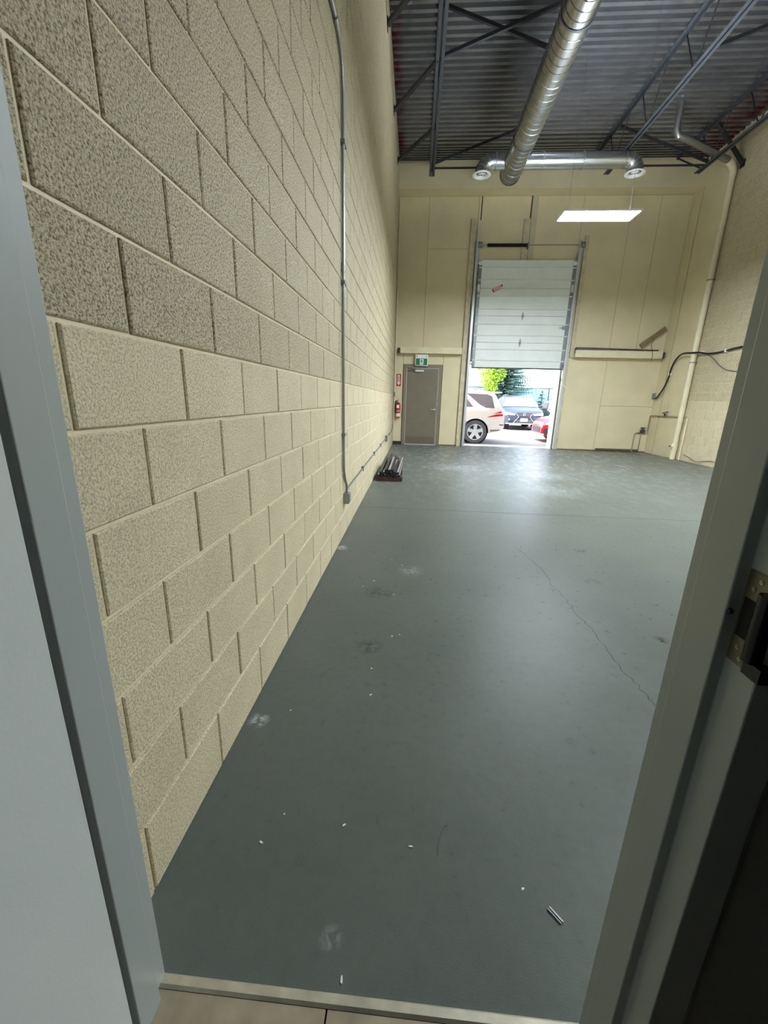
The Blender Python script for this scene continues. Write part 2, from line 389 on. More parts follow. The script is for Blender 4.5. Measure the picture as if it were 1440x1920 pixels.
wl_ = MB().box((-.22, -.157, 0), (-.007, 12.05, ZD+.1)).build('wall_left', MORTAR); tag(wl_, 'long beige painted concrete block wall on the left', 'wall', kind='structure')
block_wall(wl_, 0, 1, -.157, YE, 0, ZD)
wr = MB().box((XR+.007, -.157, 0), (XR+.22, 10.44, ZD+.1)).build('wall_right', MORTAR); tag(wr, 'beige painted concrete block wall on the right', 'wall', kind='structure')
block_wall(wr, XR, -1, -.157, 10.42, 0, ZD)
pl = MB().box((XR, 10.44, 0), (XR+.22, 11.40, ZD+.1)).build('plaster_bay', PAINT, wr)
pl2 = MB().box((XR, 11.44, 0), (XR+.22, 12.05, ZD+.1)).build('plaster_return', PAINT, wr)
MB().box((XR+.02, 11.40, 0), (XR+.2, 11.44, ZD)).build('joint_sealant', mat('joint_sealant', (100, 88, 62), .7), wr)

# far wall with the overhead-door opening
OX0, OX1, OZ1 = 2.11, 4.72, 2.42
b = MB()
b.box((-.2, YE+.012, 0), (OX0, 12.05, ZD+.1)); b.box((OX1, YE+.012, 0), (XR+.2, 12.05, ZD+.1)); b.box((OX0, YE+.012, OZ1), (OX1, 12.05, ZD+.1))
we = b.build('wall_far', mat('board_backing', (126, 112, 82), .8)); tag(we, 'beige far wall with the overhead door opening', 'wall', kind='structure')
gap = .008
panels = [  # x0,x1,z0,z1 : sheets of board on the far wall
    (0, .80, 2.66, 6.46), (.80, 2.09, 5.25, 6.46), (.80, 2.09, 2.66, 5.25), (0, .255, 0.09, 2.66), (.255, 1.40, 2.30, 2.66), (1.40, 2.09, .03, 2.66),
    (2.09, 3.42, 2.44, 6.46), (3.42, 4.75, 2.44, 6.46), (4.75, 5.95, .02, 2.7), (4.75, 5.95, 2.7, 6.46), (5.95, 6.66, 2.7, 6.46), (6.66, XR, 2.7, 6.46), (5.95, XR, 1.28, 2.7), (5.95, XR, .02, 1.28)]
for (x0, x1, z0, z1) in panels:
    mb = MB(); mb.box((x0+gap/2, YE, z0+gap/2), (x1-gap/2, YE+.014, z1-gap/2)); mb.build('wall_board', PAINT, we, bevel=.002)
wu = MB().box((0, YU, 6.46), (XR, YE, ZD+.1)).build('wall_far_upper', PAINT); tag(wu, 'beige bulkhead across the top of the far wall', 'wall', kind='structure')

# partition between office and warehouse, with the doorway
b = MB(); b.box((1.11, -.298, 0), (XR+.2, -.165, ZD+.1)); b.box((-.2, -.298, 2.2), (1.11, -.165, ZD+.1)); b.box((-.2, -.298, 0), (.085, -.165, 2.2))
wn_ = b.build('wall_near', OFFICE); tag(wn_, 'partition wall around the doorway beside the camera', 'wall', kind='structure')

# deck: ribbed sheets
def deck_sheet():
    mb = MB(); p = .1524; prof = []
    for i in range(6):
        y = i*p; prof += [(y, 0), (y+.062, 0), (y+.074, .05), (y+.140, .05)]
    prof.append((6*p, 0))
    k = len(mb.v)
    for (y, z) in prof: mb.v += [(0, y, z), (XR, y, z)]
    for i in range(len(prof)-1): mb.f.append((k+2*i, k+2*i+1, k+2*i+3, k+2*i+2))
    return mb
ceil = empty('ceiling', (0, -.165, ZD), 'dark ribbed steel roof deck', 'ceiling', kind='structure')
proto = deck_sheet().build('deck_sheet', DECK, ceil, local=True)
for i in range(1, 13):
    o = proto.copy(); col.objects.link(o); o.parent = ceil; o.location = (0, i*.9144, .0004*(i % 2))
    if i == 12:
        o.scale = (1, (YU+.165-12*.9144)/.9144, 1)

# ------------------------------------------------------------------ roof joists, bridging, braces
def L_bar(mb, p, q, w, t, sx):
    """angle iron along y: vertical leg and horizontal leg"""
    (x, y0, z), (_, y1, _) = p, q
    mb.box((min(x, x+sx*t), y0, z), (max(x, x+sx*t), y1, z+w)); mb.box((min(x, x+sx*w), y0, z), (max(x, x+sx*w), y1, z+t))
JX = [.80, 2.75, 4.70, 6.65]
JL = ['steel bar joist nearest the long block wall', 'steel bar joist above the spiral duct', 'steel bar joist right of the spiral duct, over the hanging lamp', 'steel bar joist nearest the right wall']
ZB = 6.30
for i, x in enumerate(JX):
    t = empty('roof_joist', (x, YU, ZB), JL[i], 'joist', 'roof joists')
    mb = MB(); L_bar(mb, (x+.008, -.15, ZB), (x+.008, 10.45, ZB), .055, .006, 1); L_bar(mb, (x-.008, -.15, ZB), (x-.008, 10.45, ZB), .055, .006, -1); mb.build('bottom_chord', STEEL, t)
    mb = MB()
    for sx in (1, -1):
        xx = x+.008*sx
        mb.box((min(xx, xx+sx*.006), -.15, ZD-.06), (max(xx, xx+sx*.006), YU, ZD-.002)); mb.box((min(xx, xx+sx*.055), -.15, ZD-.008), (max(xx, xx+sx*.055), YU, ZD-.002))
    mb.build('top_chord', STEEL, t)
    y = 10.05
    while y > .6:
        for dy in (.42, -.42):
            mb = MB(); mb.cyl((x, y+.03*(1 if dy > 0 else -1), ZB+.03), (x, y+dy, ZD-.03), .012, 8); mb.build('web_rod', DARKSTEEL, t)
        y -= 1.31
    mb = MB(); mb.cyl((x, 10.3, ZB+.03), (x, YU-.03, ZD-.04), .017, 8); mb.build('end_web', DARKSTEEL, t)
pos = ['between the block wall and the first joist', 'between first and second joist', 'between second and third joist', 'between third and fourth joist']
for (yb_, nm, bays) in ((7.10, 'farther from', {0: 'both', 2: 'rise'}), (10.02, 'closest to', {0: 'rise', 1: 'none', 2: 'fall'})):
    for i, kind in bays.items():
        xa, xb = JX[i]+.02, JX[i+1]-.02
        t = empty('cross_bridging', ((xa+xb)/2, yb_, ZB), 'dark steel bridging %s, %s the far wall' % (pos[i+1], nm), 'bridging', 'roof bridging')
        if kind in ('both', 'rise'): MB().bar((xa, yb_, ZB+.05), (xb, yb_, ZD-.06), .045, .045).build('bridging_angle', DARKSTEEL, t)
        if kind in ('both', 'fall'): MB().bar((xa, yb_+.05, ZD-.06), (xb, yb_+.05, ZB+.05), .045, .045).build('bridging_angle', DARKSTEEL, t)
        if yb_ > 9: MB().bar((xa, yb_+.1, ZB+.01), (xb, yb_+.1, ZB+.01), .03, .03).build('bridging_strut', DARKSTEEL, t)
for k, (ya, yw, nm) in enumerate(((5.5, 6.9, 'nearest the camera'), (7.10, 8.75, 'middle of three'), (8.74, 10.45, 'nearest the far wall'))):
    mb = MB(); mb.bar((JX[0]-.02, ya, ZB+.02), (.01, yw, 6.62), .06, .05); mb.box((0, yw-.06, 6.56), (.012, yw+.06, 6.68))
    o = mb.build('wall_brace', DARKSTEEL, loc=(.4, (ya+yw)/2, 6.4)); tag(o, 'black diagonal brace from first joist to the block wall, %s' % nm, 'brace', 'wall braces')
t = empty('joist_wall_brace', (7.0, 10.1, 6.4), 'black diagonal brace from last joist down to the right wall', 'brace')
MB().bar((JX[3]+.02, 10.05, ZD-.05), (XR-.01, 10.17, 6.36), .07, .05).build('brace_bar', DARKSTEEL, t)
MB().box((XR-.012, 10.1, 6.28), (XR, 10.24, 6.42)).build('brace_plate', DARKSTEEL, t)

# ------------------------------------------------------------------ ducts
DX, DZ, DR, DYE = 2.48, 6.08, .215, 9.90
du = empty('spiral_duct', (DX, DYE, DZ), 'round galvanised spiral air duct running along the ceiling', 'duct')
mb = MB(); n = 32
mb.tube([(DX, -.15, DZ), (DX, DYE, DZ)], DR, n, cap=False); mb.build('duct_pipe', GALV, du, smooth=True)
mb = MB(); mb.lathe([(DR+.006, 0), (DR+.006, .03), (DR, .034), (DR*.96, .04), (.001, .042)], (DX, DYE-.03, DZ), (0, 1, 0), 32); mb.build('end_cap', GALV, du, smooth=True)
path = []; turns = int((DYE+.1)/.14)
for i in range(turns*18+1):
    a = 2*math.pi*i/18; path.append((DX+(DR+.001)*math.cos(a), -.1+.14*i/18, DZ+(DR+.001)*math.sin(a)))
mb = MB(); mb.tube(path, .007, 4); mb.build('spiral_seam', SEAM, du)
for y in (3.0, 6.0, 8.6):
    mb = MB(); mb.lathe([(DR+.003, -.015), (DR+.008, -.013), (DR+.008, .013), (DR+.003, .015)], (DX, y, DZ), (0, 1, 0), 32)
    for sx in (-1, 1): mb.cyl((DX+sx*(DR+.01), y, DZ), (DX+sx*(DR+.01), y, ZD-.01), .003, 6)
    mb.build('hanger_strap', STEEL, du)
CY, CZ, CR = 9.50, 6.13, .145
xl, xr = 1.83, 4.93
cd = empty('branch_duct', (3.4, CY, CZ), 'galvanised cross duct ending in two round ceiling diffusers', 'duct')
mb = MB(); mb.tube([(xl+.2, CY, CZ), (xr-.2, CY, CZ)], CR, 28, cap=False)
mb.build('duct_pipe', GALV, cd, smooth=True)
for xx in (2.1, 3.05, 3.85, 4.68):
    mb = MB(); mb.lathe([(CR, -.012), (CR+.006, -.01), (CR+.006, .01), (CR, .012)], (xx, CY, CZ), (1, 0, 0), 28); mb.build('duct_joint', ZINC, cd, smooth=True)
for (xx, s) in ((xl, -1), (xr, 1)):
    c0 = xx-s*.2; pts = [(c0+s*.2*math.sin(a), CY, CZ-.2+.2*math.cos(a)) for a in [i*math.pi/2/4 for i in range(5)]]
    mb = MB(); mb.tube(pts+[(xx, CY, CZ-.22)], CR, 24, cap=False); e = mb.build('elbow', GALV, cd, smooth=True)
    for k in (1, 2, 3):
        a = k*math.pi/2/4; ax = Vector((s*math.cos(a), 0, -math.sin(a)))
        m2 = MB(); m2.lathe([(CR, -.006), (CR+.005, -.005), (CR+.005, .005), (CR, .006)], pts[k], ax, 24); m2.build('gore_seam', ZINC, e)
    df = MB(); zb = CZ-.22
    df.lathe([(CR, .01), (.19, -.012), (.192, -.022), (.15, -.03), (.12, -.012), (.11, .0)], (xx, CY, zb), (0, 0, 1), 32)
    d = df.build('diffuser', WHITE, cd, smooth=True)
    for rr in (.095, .068, .04):
        m2 = MB(); m2.lathe([(rr, -.014), (rr-.001, -.028), (rr-.011, -.012)], (xx, CY, zb), (0, 0, 1), 28); m2.build('diffuser_cone', WHITE, d, smooth=True)
    m2 = MB(); m2.lathe([(CR-.01, 0), (.001, 0)], (xx, CY, zb+.03), (0, 0, 1), 24); m2.build('diffuser_throat', BLACK, d)
for xx in (2.1, 3.85): MB().cyl((xx, CY, CZ+CR), (xx, CY, ZD), .003, 6).build('hanger_wire', DARKSTEEL, cd)

# ------------------------------------------------------------------ hanging lamps
def lamp(x0, x1, y0, y1, z, label):
    cx, cy = (x0+x1)/2, (y0+y1)/2
    t = empty('hanging_lamp', (cx, cy, z), label, 'lamp', 'hanging fluorescent lamps')
    mb = MB(); fw = .022
    for a, b_ in (((x0, y0), (x1, y0+fw)), ((x0, y1-fw), (x1, y1)), ((x0, y0+fw), (x0+fw, y1-fw)), ((x1-fw, y0+fw), (x1, y1-fw))):
        mb.box((a[0], a[1], z), (b_[0], b_[1], z+.022))
    mb.build('frame', WHITE, t)
    mb = MB(); mb.box((x0+.06, y0+.13, z+.012), (x1-.06, y1-.05, z+.05)); mb.build('housing', WHITE, t, bevel=.008)
    mb = MB(); mb.box((x0+.08, y0+.16, z+.05), (x1-.08, y1-.07, z+.054)); mb.build('added_uplight', UPLIGHT, t)
    mb = MB(); mb.box((x0+fw, y0+fw, z+.004), (x1-fw, y1-fw, z+.014)); mb.build('diffuser', LAMPM, t)
    for xx in (x0+.12, x1-.12):
        mb = MB(); mb.cyl((xx, cy, z+.05), (xx, cy, ZD), .002, 6); mb.build('hanger_wire', DARKSTEEL, t)
lamp(2.86, 4.06, 6.90, 7.32, 4.25, 'lit fluorescent lamp hanging in front of the far wall')
lamp(4.3, 5.5, 2.7, 3.12, 4.25, 'fluorescent lamp hanging near the doorway, above the photo')

# ------------------------------------------------------------------ overhead door
DY = 11.66
od = empty('door_1', (3.45, DY, 2.25), 'white sectional overhead door raised part way', 'overhead door', kind='structure')
zs = [2.25, 2.91, 3.59, 4.27, 4.95]; dx0, dx1 = 2.19, 4.72
ribs = [(2.44, 2.73), (3.09, 3.38), (3.76, 4.08), (4.47, 4.77)]
for k in range(4):
    mb = MB(); mb.box((dx0, DY, zs[k]+.003), (dx1, DY+.045, zs[k+1]-.003)); s_ = mb.build('door_section', DOORWHITE, od, bevel=.003)
    for zr in ribs[k]:
        m2 = MB(); m2.prism([(dx0-.005, DY, zr-.016), (dx0-.005, DY-.022, zr-.007), (dx0-.005, DY-.022, zr+.007), (dx0-.005, DY, zr+.016)], (dx1-dx0+.01, 0, 0)); m2.build('rib', DOORWHITE, s_)
    for xx in (dx0+.04, dx1-.04):
        m2 = MB(); m2.box((xx-.04, DY-.006, zs[k]+.01), (xx+.04, DY, zs[k+1]-.01)); m2.build('end_stile', STILE, s_)
for k, zz in enumerate(zs[1:4]):
    mm = WHITE if k == 2 else STILE
    m2 = MB(); xc = 3.47
    m2.prism([(xc-.035, DY-.012, zz), (xc, DY-.012, zz-.12), (xc+.035, DY-.012, zz), (xc, DY-.012, zz+.12)], (0, .012, 0)); m2.cyl((xc-.03, DY-.016, zz), (xc+.03, DY-.016, zz), .012, 8)
    m2.build('centre_hinge', mm, od)
    for xx, s in ((dx0+.03, -1), (dx1-.03, 1)):
        m2 = MB(); m2.box((xx-.03, DY-.02, zz-.09), (xx+.03, DY-.006, zz+.09)); m2.cyl((xx, DY-.03, zz), (xx+s*.09, DY-.03, zz), .008, 8); m2.cyl((xx+s*.07, DY-.03, zz), (xx+s*.1, DY-.03, zz), .024, 12); m2.build('roller_hinge', WHITE if k == 2 else STILE, od)
for xx, s in ((dx0+.04, -1), (dx1-.04, 1)):
    for zz in (4.87, 2.33):
        m2 = MB(); m2.box((xx-.045, DY-.03, zz-.05), (xx+.045, DY-.006, zz+.05)); m2.cyl((xx, DY-.035, zz), (xx+s*.1, DY-.035, zz), .022, 12); m2.build('corner_bracket', WHITE if zz > 3 else STILE, od)
mb = MB(); mb.box((dx0, DY+.004, 2.222), (dx1, DY+.04, 2.252)); mb.build('bottom_seal', BLACK, od)
mb = MB(); mb.box((4.56, DY-.03, 3.26), (4.70, DY-.006, 3.34)); mb.cyl((4.48, DY-.02, 3.3), (4.74, DY-.02, 3.3), .009, 8); mb.build('slide_bolt', STILE, od)
# torn red and white sticker, tilted
M_ = Matrix.Rotation(R(26), 4, 'Y')
st = []
for (px, pz) in ((-.17, -.055), (.17, -.055), (.17, .055), (-.17, .055)):
    a = R(27); st.append((2.735+px*math.cos(a)-pz*math.sin(a), DY-.004, 4.27+px*math.sin(a)+pz*math.cos(a)))
MB().prism(st, (0, .004, 0)).build('sticker', SIGNWHITE, od)
for (cx_, cz_, w_, h_) in ((-.005, .0, .30, .016), (-.03, .036, .24, .014), (-.03, -.036, .24, .016), (-.135, .0, .03, .08), (.12, .02, .05, .04)):
    q = []
    for (px, pz) in ((cx_-w_/2, cz_-h_/2), (cx_+w_/2, cz_-h_/2), (cx_+w_/2, cz_+h_/2), (cx_-w_/2, cz_+h_/2)):
        a = R(27); q.append((2.735+px*math.cos(a)-pz*math.sin(a), DY-.0055, 4.27+px*math.sin(a)+pz*math.cos(a)))
    MB().prism(q, (0, .001, 0)).build('sticker_print', SIGNRED, od)

tr = empty('door_track', (2.10, 11.75, 0), 'galvanised vertical track left of the overhead door', 'door track', 'overhead door tracks')
TRACKM = mat('bright_track', (206, 209, 212), .35, .35)
def track(t, x, s, ztop):
    mb = MB(); mb.box((x-.03, 11.60, .02), (x+.03, 11.606, ztop)); mb.box((x-s*.03-.002, 11.60, .02), (x-s*.03+.002, 11.65, ztop)); mb.build('track_channel', TRACKM, t)
    mb = MB(); mb.box((x+s*.034, 11.62, .02), (x+s*.04, 11.79, ztop-.3)); mb.box((x+s*.04, 11.775, .02), (x+s*.09, 11.79, ztop-.3)); mb.build('track_angle', STILE, t)
track(tr, 2.105, -1, 5.70)
tr2 = empty('door_track', (4.80, 11.75, 0), 'galvanised vertical track right of the overhead door', 'door track', 'overhead door tracks')
track(tr2, 4.755, 1, 5.40)
p = MB(); p.box((1.915, 11.72, 0), (2.06, 11.80, 5.92)); o = p.build('door_post', RAWPAINTWOOD, bevel=.004, loc=(1.99, 11.76, 0)); tag(o, 'tall beige wooden post left of the overhead door', 'post', 'wooden door posts')
p = MB(); p.box((4.80, 11.76, 0), (4.90, 11.80, 2.56)); o = p.build('door_post', RAWPAINTWOOD, bevel=.004, loc=(4.85, 11.78, 0)); tag(o, 'low worn wooden post right of the overhead door', 'post', 'wooden door posts')
p = MB(); p.box((4.89, 11.745, 2.56), (4.99, 11.80, 5.55)); o = p.build('door_post', RAWPAINTWOOD, bevel=.004, loc=(4.94, 11.77, 2.56)); tag(o, 'upper beige wooden post behind the right door track', 'post', 'wooden door posts')
p = MB(); p.box((3.28, 11.74, 4.96), (3.43, 11.80, 5.93)); o = p.build('spring_post', RAWPAINTWOOD, bevel=.004, loc=(3.36, 11.77, 4.96)); tag(o, 'short beige wooden pad carrying the torsion spring', 'post')
p = MB(); p.box((3.46, 11.77, 4.7), (3.60, 11.80, 6.46)); o = p.build('spring_backer', mat('grey_painted_board', (200, 192, 164), .6), loc=(3.53, 11.78, 4.7)); tag(o, 'tall grey board beside the torsion spring pad', 'board')
sp_ = empty('torsion_spring', (3.45, 11.6, 5.28), 'torsion spring shaft above the overhead door', 'door spring')
MB().cyl((2.12, 11.62, 5.29), (4.86, 11.62, 5.29), .0125, 10).build('shaft', ZINC, sp_)
pth = []
for i in range(60*8+1): a = 2*math.pi*i/8; pth.append((2.36+1.03*i/480, 11.62+.034*math.cos(a), 5.28+.034*math.sin(a)))
MB().tube(pth, .011, 4).build('spring_coil', mat('oiled_spring', (40, 38, 40), .45, .5), sp_)
for xx in (2.17, 4.80):
    m2 = MB(); m2.lathe([(.02, -.05), (.085, -.05), (.07, -.04), (.06, .04), (.075, .05), (.02, .05)], (xx, 11.62, 5.29), (1, 0, 0), 20); m2.build('cable_drum', STILE, sp_, smooth=True)
m2 = MB(); m2.box((3.40, 11.60, 5.22), (3.43, 11.76, 5.35)); m2.build('centre_bracket', STILE, sp_)
m2 = MB(); m2.cyl((2.15, 11.585, 5.25), (2.17, 11.585, 2.3), .003, 5); m2.build('lift_cable', ZINC, sp_)
m2 = MB(); m2.cyl((4.80, 11.585, 5.25), (4.76, 11.585, 2.3), .003, 5); m2.build('lift_cable', ZINC, sp_)
mb = MB(); mb.tube([(4.69, 11.63, 2.24), (4.70, 11.62, 2.05), (4.74, 11.6, 1.85), (4.80, 11.59, 1.78), (4.88, 11.58, 1.72)], .008, 6)
o = mb.build('pull_rope', WHITE, loc=(4.7, 11.6, 2.2)); tag(o, 'white pull rope dangling at the right end of the overhead door', 'rope')
# white exterior jambs
mb = MB(); mb.box((OX1-.006, 11.812, 0), (OX1, 12.06, OZ1)); mb.box((OX1-.006, 12.06, 0), (OX1+.12, 12.22, OZ1)); mb.box((OX0-.12, 12.06, 0), (OX0+.006, 12.22, OZ1)); mb.box((OX0, 11.812, 0), (OX0+.006, 12.06, OZ1))
o = mb.build('trim_1', EXTWALL); tag(o, 'white outer jambs of the overhead door opening', 'jamb', kind='structure')

# torn seam marks on far wall, drawn as thin dark tubes in place of open seams
mb = MB(); mb.cyl((2.16, 11.79, 5.92), (2.165, 11.79, 6.45), .012, 6); o = mb.build('wall_conduit', DARKSTEEL, loc=(2.16, 11.79, 5.92)); tag(o, 'thin dark seam line above the left door post', 'conduit')
mb = MB(); mb.cyl((3.43, 11.79, 5.93), (3.44, 11.79, 6.45), .010, 6); o = mb.build('wall_conduit', DARKSTEEL, loc=(3.43, 11.79, 5.92)); tag(o, 'thin dark seam line above the torsion spring pad', 'conduit')

# ------------------------------------------------------------------ girts (beige ledges) and planks
def girt(x0, x1, z0, z1, label, cut):
    t = empty('wall_girt', ((x0+x1)/2, 11.7, z0), label, 'ledge', 'beige ledges on the far wall')
    mb = MB(); mb.box((x0, 11.60, z0), (x1, 11.62, z1)); mb.box((x0, 11.62, z1-.02), (x1, 11.80, z1)); mb.box((x0, 11.62, z0), (x1, 11.80, z0+.02)); mb.build('channel', PAINT2, t, bevel=.004)
    mb = MB(); mb.box((cut-.035, 11.64, z0+.02), (cut+.035, 11.80, z1-.02)); mb.build('dark_girt_end', DARKWOOD, t)  # dark block stands for the shaded inside of the girt's open end
girt(.16, 1.90, 2.585, 2.75, 'beige ledge on the far wall above the exit door', .12)
girt(4.99, 7.30, 2.56, 2.745, 'beige ledge on the far wall right of the overhead door', 7.345)
def plank(name, p, q, w, h, m_, label, cat, upv=(0, 0, 1)):
    mid = (Vector(p)+Vector(q))/2
    mb = MB(); mb.bar(p, q, w, h, upv); o = mb.build(name, m_, loc=mid, bevel=.003); tag(o, label, cat); return o
plank('loose_plank', (5.0, 11.68, 2.765), (6.1, 11.70, 2.765), .12, .038, mat('grey_plank', (104, 98, 94), .7, vary=(12, .2)), 'grey plank lying on the ledge next to the overhead door', 'plank')
plank('loose_plank', (5.4, 11.70, 2.804), (7.2, 11.70, 2.772), .10, .03, DARKWOOD, 'long brown plank lying along the right ledge', 'plank')
plank('loose_plank', (6.74, 11.72, 2.88), (7.33, 11.74, 3.34), .12, .04, WOOD, 'wooden plank leaning diagonally above the right ledge', 'plank', (0, 1, 0))
plank('loose_plank', (5.02, 11.70, 2.803), (5.4, 11.71, 2.803), .12, .036, mat('grey_plank2', (88, 84, 84), .7), 'short grey board stacked on the plank beside the door track', 'plank')
mb = MB(); mb.tube([(7.03, 11.68, 3.08), (6.97, 11.64, 2.9), (7.0, 11.585, 2.74), (7.03, 11.58, 2.6), (7.02, 11.585, 2.5)], .006, 6); o = mb.build('loose_wire', DARKSTEEL, loc=(7, 11.6, 2.8)); tag(o, 'thin wire looped down from the leaning plank over the ledge', 'wire')

# ------------------------------------------------------------------ exit door, sign, extinguisher
dr = empty('door_2', (.83, 11.79, 0), 'taupe steel exit door with closer and lever handle', 'door', kind='structure')
mb = MB(); mb.box((.27, 11.765, 0), (.36, 11.80, 2.29)); mb.box((1.29, 11.765, 0), (1.38, 11.80, 2.29)); mb.box((.36, 11.765, 2.20), (1.29, 11.80, 2.29)); mb.build('door_frame', TAUPE2, dr, bevel=.006)
mb = MB(); mb.box((.372, 11.775, .03), (1.278, 11.80, 2.19)); lf = mb.build('door_leaf', TAUPE, dr, bevel=.003)
mb = MB(); mb.box((.40, 11.772, .05), (1.25, 11.775, .25)); mb.build('kick_plate', mat('kick_plate', (112, 104, 88), .5, .2), lf)
for a, b_ in (((.358, .02), (.372, 2.2)), ((1.278, .02), (1.292, 2.2))):
    mb = MB(); mb.box((a[0], 11.77, a[1]), (b_[0], 11.785, b_[1])); mb.build('weather_strip', CHROME, dr)
mb = MB(); mb.box((.37, 11.76, 0), (1.29, 11.80, .028)); mb.build('sill', CHROME, dr)
mb = MB(); mb.box((.62, 11.775, 2.185), (1.285, 11.79, 2.2)); mb.build('head_strip', CHROME, dr)
mb = MB(); mb.box((.60, 11.70, 2.10), (.86, 11.775, 2.15)); c_ = mb.build('door_closer', WHITE, dr, bevel=.01)
MB().bar((.73, 11.70, 2.16), (.50, 11.58, 2.2), .03, .01).build('closer_arm', STILE, c_); MB().bar((.50, 11.58, 2.2), (.78, 11.74, 2.22), .03, .01).build('closer_arm', STILE, c_)
mb = MB(); mb.cyl((1.22, 11.775, 1.05), (1.22, 11.74, 1.05), .03, 16); h_ = mb.build('lever_handle', CHROME, dr, smooth=True)
mb = MB(); mb.tube([(1.22, 11.75, 1.05), (1.22, 11.72, 1.05), (1.19, 11.71, 1.05), (1.11, 11.712, 1.05)], .011, 8); mb.build('lever', CHROME, h_, smooth=True)
mb = MB(); mb.box((1.255, 11.76, 1.25), (1.30, 11.775, 1.36)); mb.build('latch_guard', STILE, dr); mb = MB(); mb.box((1.255, 11.755, .85), (1.30, 11.775, 1.15)); mb.build('latch_guard', STILE, dr)

ex = empty('exit_sign', (.775, 11.70, 2.27), 'green running-man exit sign above the taupe door', 'exit sign')
mb = MB(); mb.box((.595, 11.66, 2.255), (.955, 11.72, 2.56)); mb.build('housing', SIGNWHITE, ex, bevel=.012)
mb = MB(); mb.box((.615, 11.655, 2.275), (.935, 11.66, 2.455)); mb.build('green_panel', GREEN, ex)
gx, gz, gy = .775, 2.365, 11.653
def flat(pts2, nm, m_, parent, y=gy, th=.002): return MB().prism([(x, y, z) for (x, z) in pts2], (0, th, 0)).build(nm, m_, parent)
flat([(gx-.05, gz-.075), (gx+.055, gz-.075), (gx+.055, gz+.075), (gx-.05, gz+.075)], 'doorway_symbol', SIGNWHITE, ex)
gg = gy-.0022
flat([(gx+.0+.013*math.cos(a), gz+.055+.013*math.sin(a)) for a in [i*math.pi/6 for i in range(12)]], 'figure_head', GREEN, ex, gg)
flat([(gx-.012, gz+.042), (gx+.016, gz+.036), (gx+.012, gz-.005), (gx-.012, gz-.012)], 'figure_body', GREEN, ex, gg)
flat([(gx+.012, gz+.036), (gx+.042, gz+.02), (gx+.040, gz+.010), (gx+.012, gz+.022)], 'figure_arm', GREEN, ex, gg)
flat([(gx-.012, gz+.040), (gx-.036, gz+.016), (gx-.046, gz+.028), (gx-.050, gz+.02), (gx-.034, gz+.002), (gx-.010, gz+.022)], 'figure_arm', GREEN, ex, gg)
flat([(gx-.004, gz-.008), (gx+.012, gz-.005), (gx+.036, gz-.03), (gx+.03, gz-.062), (gx+.020, gz-.062), (gx+.022, gz-.036)], 'figure_leg', GREEN, ex, gg)
flat([(gx-.012, gz-.012), (gx+.002, gz-.010), (gx-.014, gz-.045), (gx-.048, gz-.062), (gx-.048, gz-.05), (gx-.024, gz-.038)], 'figure_leg', GREEN, ex, gg)
for xx in (.64, .91):
    mb = MB(); mb.lathe([(.001, -.02), (.022, -.018), (.028, 0)], (xx, 11.662, 2.515), (0, 1, 0), 14); mb.build('lamp_head', CHROME, ex, smooth=True)

sg = empty('extinguisher_sign', (.135, 11.79, 1.69), 'red sign with white down arrow above the fire extinguisher', 'sign')
mb = MB(); mb.box((.07, 11.792, 1.69), (.20, 11.798, 2.03)); mb.build('sign_plate', SIGNRED, sg)
ar = [(.105, 2.0), (.165, 2.0), (.165, 1.80), (.185, 1.80), (.135, 1.71), (.085, 1.80), (.105, 1.80)]
MB().prism([(x, 11.7905, z) for (x, z) in ar], (0, .0015, 0)).build('arrow', SIGNWHITE, sg)
MB().box((.121, 11.789, 1.80), (.149, 11.7905, 1.97)).build('arrow_lettering_band', mat('faded_red', (206, 120, 116), .5), sg)

fe = empty('fire_extinguisher', (.145, 11.70, .78), 'red fire extinguisher hung on the far wall by the exit door', 'fire extinguisher')
mb = MB(); mb.lathe([(.001, 0), (.06, 0), (.068, .012), (.068, .36), (.06, .40), (.035, .43), (.028, .45), (.001, .452)], (.145, 11.715, .79), (0, 0, 1), 24); cy_ = mb.build('cylinder', RED, fe, smooth=True)
def band(z0, z1, m_, nm, a0=-160, a1=-20):
    mb = MB(); k = 10; r = .0695
    for i in range(k+1):
        a = R(a0+(a1-a0)*i/k); mb.v += [(.145+r*math.cos(a), 11.715+r*math.sin(a), z0), (.145+r*math.cos(a), 11.715+r*math.sin(a), z1)]
    for i in range(k): mb.f.append((2*i, 2*i+2, 2*i+3, 2*i+1))
    return mb.build(nm, m_, cy_, smooth=True)
band(.82, .92, SIGNWHITE, 'lower_label'); band(.955, 1.02, mat('label_pinkish', (206, 120, 120), .5), 'centre_label'); band(1.07, 1.16, SIGNWHITE, 'inspection_tag', -150, -60)
mb = MB(); mb.cyl((.145, 11.715, 1.24), (.145, 11.715, 1.29), .022, 12); mb.bar((.145, 11.72, 1.29), (.145, 11.60, 1.31), .022, .012); mb.bar((.145, 11.72, 1.31), (.145, 11.61, 1.35), .022, .012); mb.build('valve_handle', CHROME, fe)
mb = MB(); mb.tube([(.12, 11.715, 1.27), (.075, 11.69, 1.28), (.06, 11.67, 1.2), (.06, 11.66, 1.05), (.065, 11.66, .92)], .012, 8); mb.build('hose', BLACK, fe, smooth=True)
mb = MB(); mb.box((.13, 11.78, 1.16), (.16, 11.80, 1.3)); mb.build('wall_hook', STILE, fe)
mb = MB(); mb.box((.02, 11.785, 0), (.255, 11.80, .085)); o = mb.build('baseboard_far', mat('black_cove_base', (46, 46, 46), .5)); tag(o, 'short black cove base beside the exit door', 'baseboard', kind='structure')

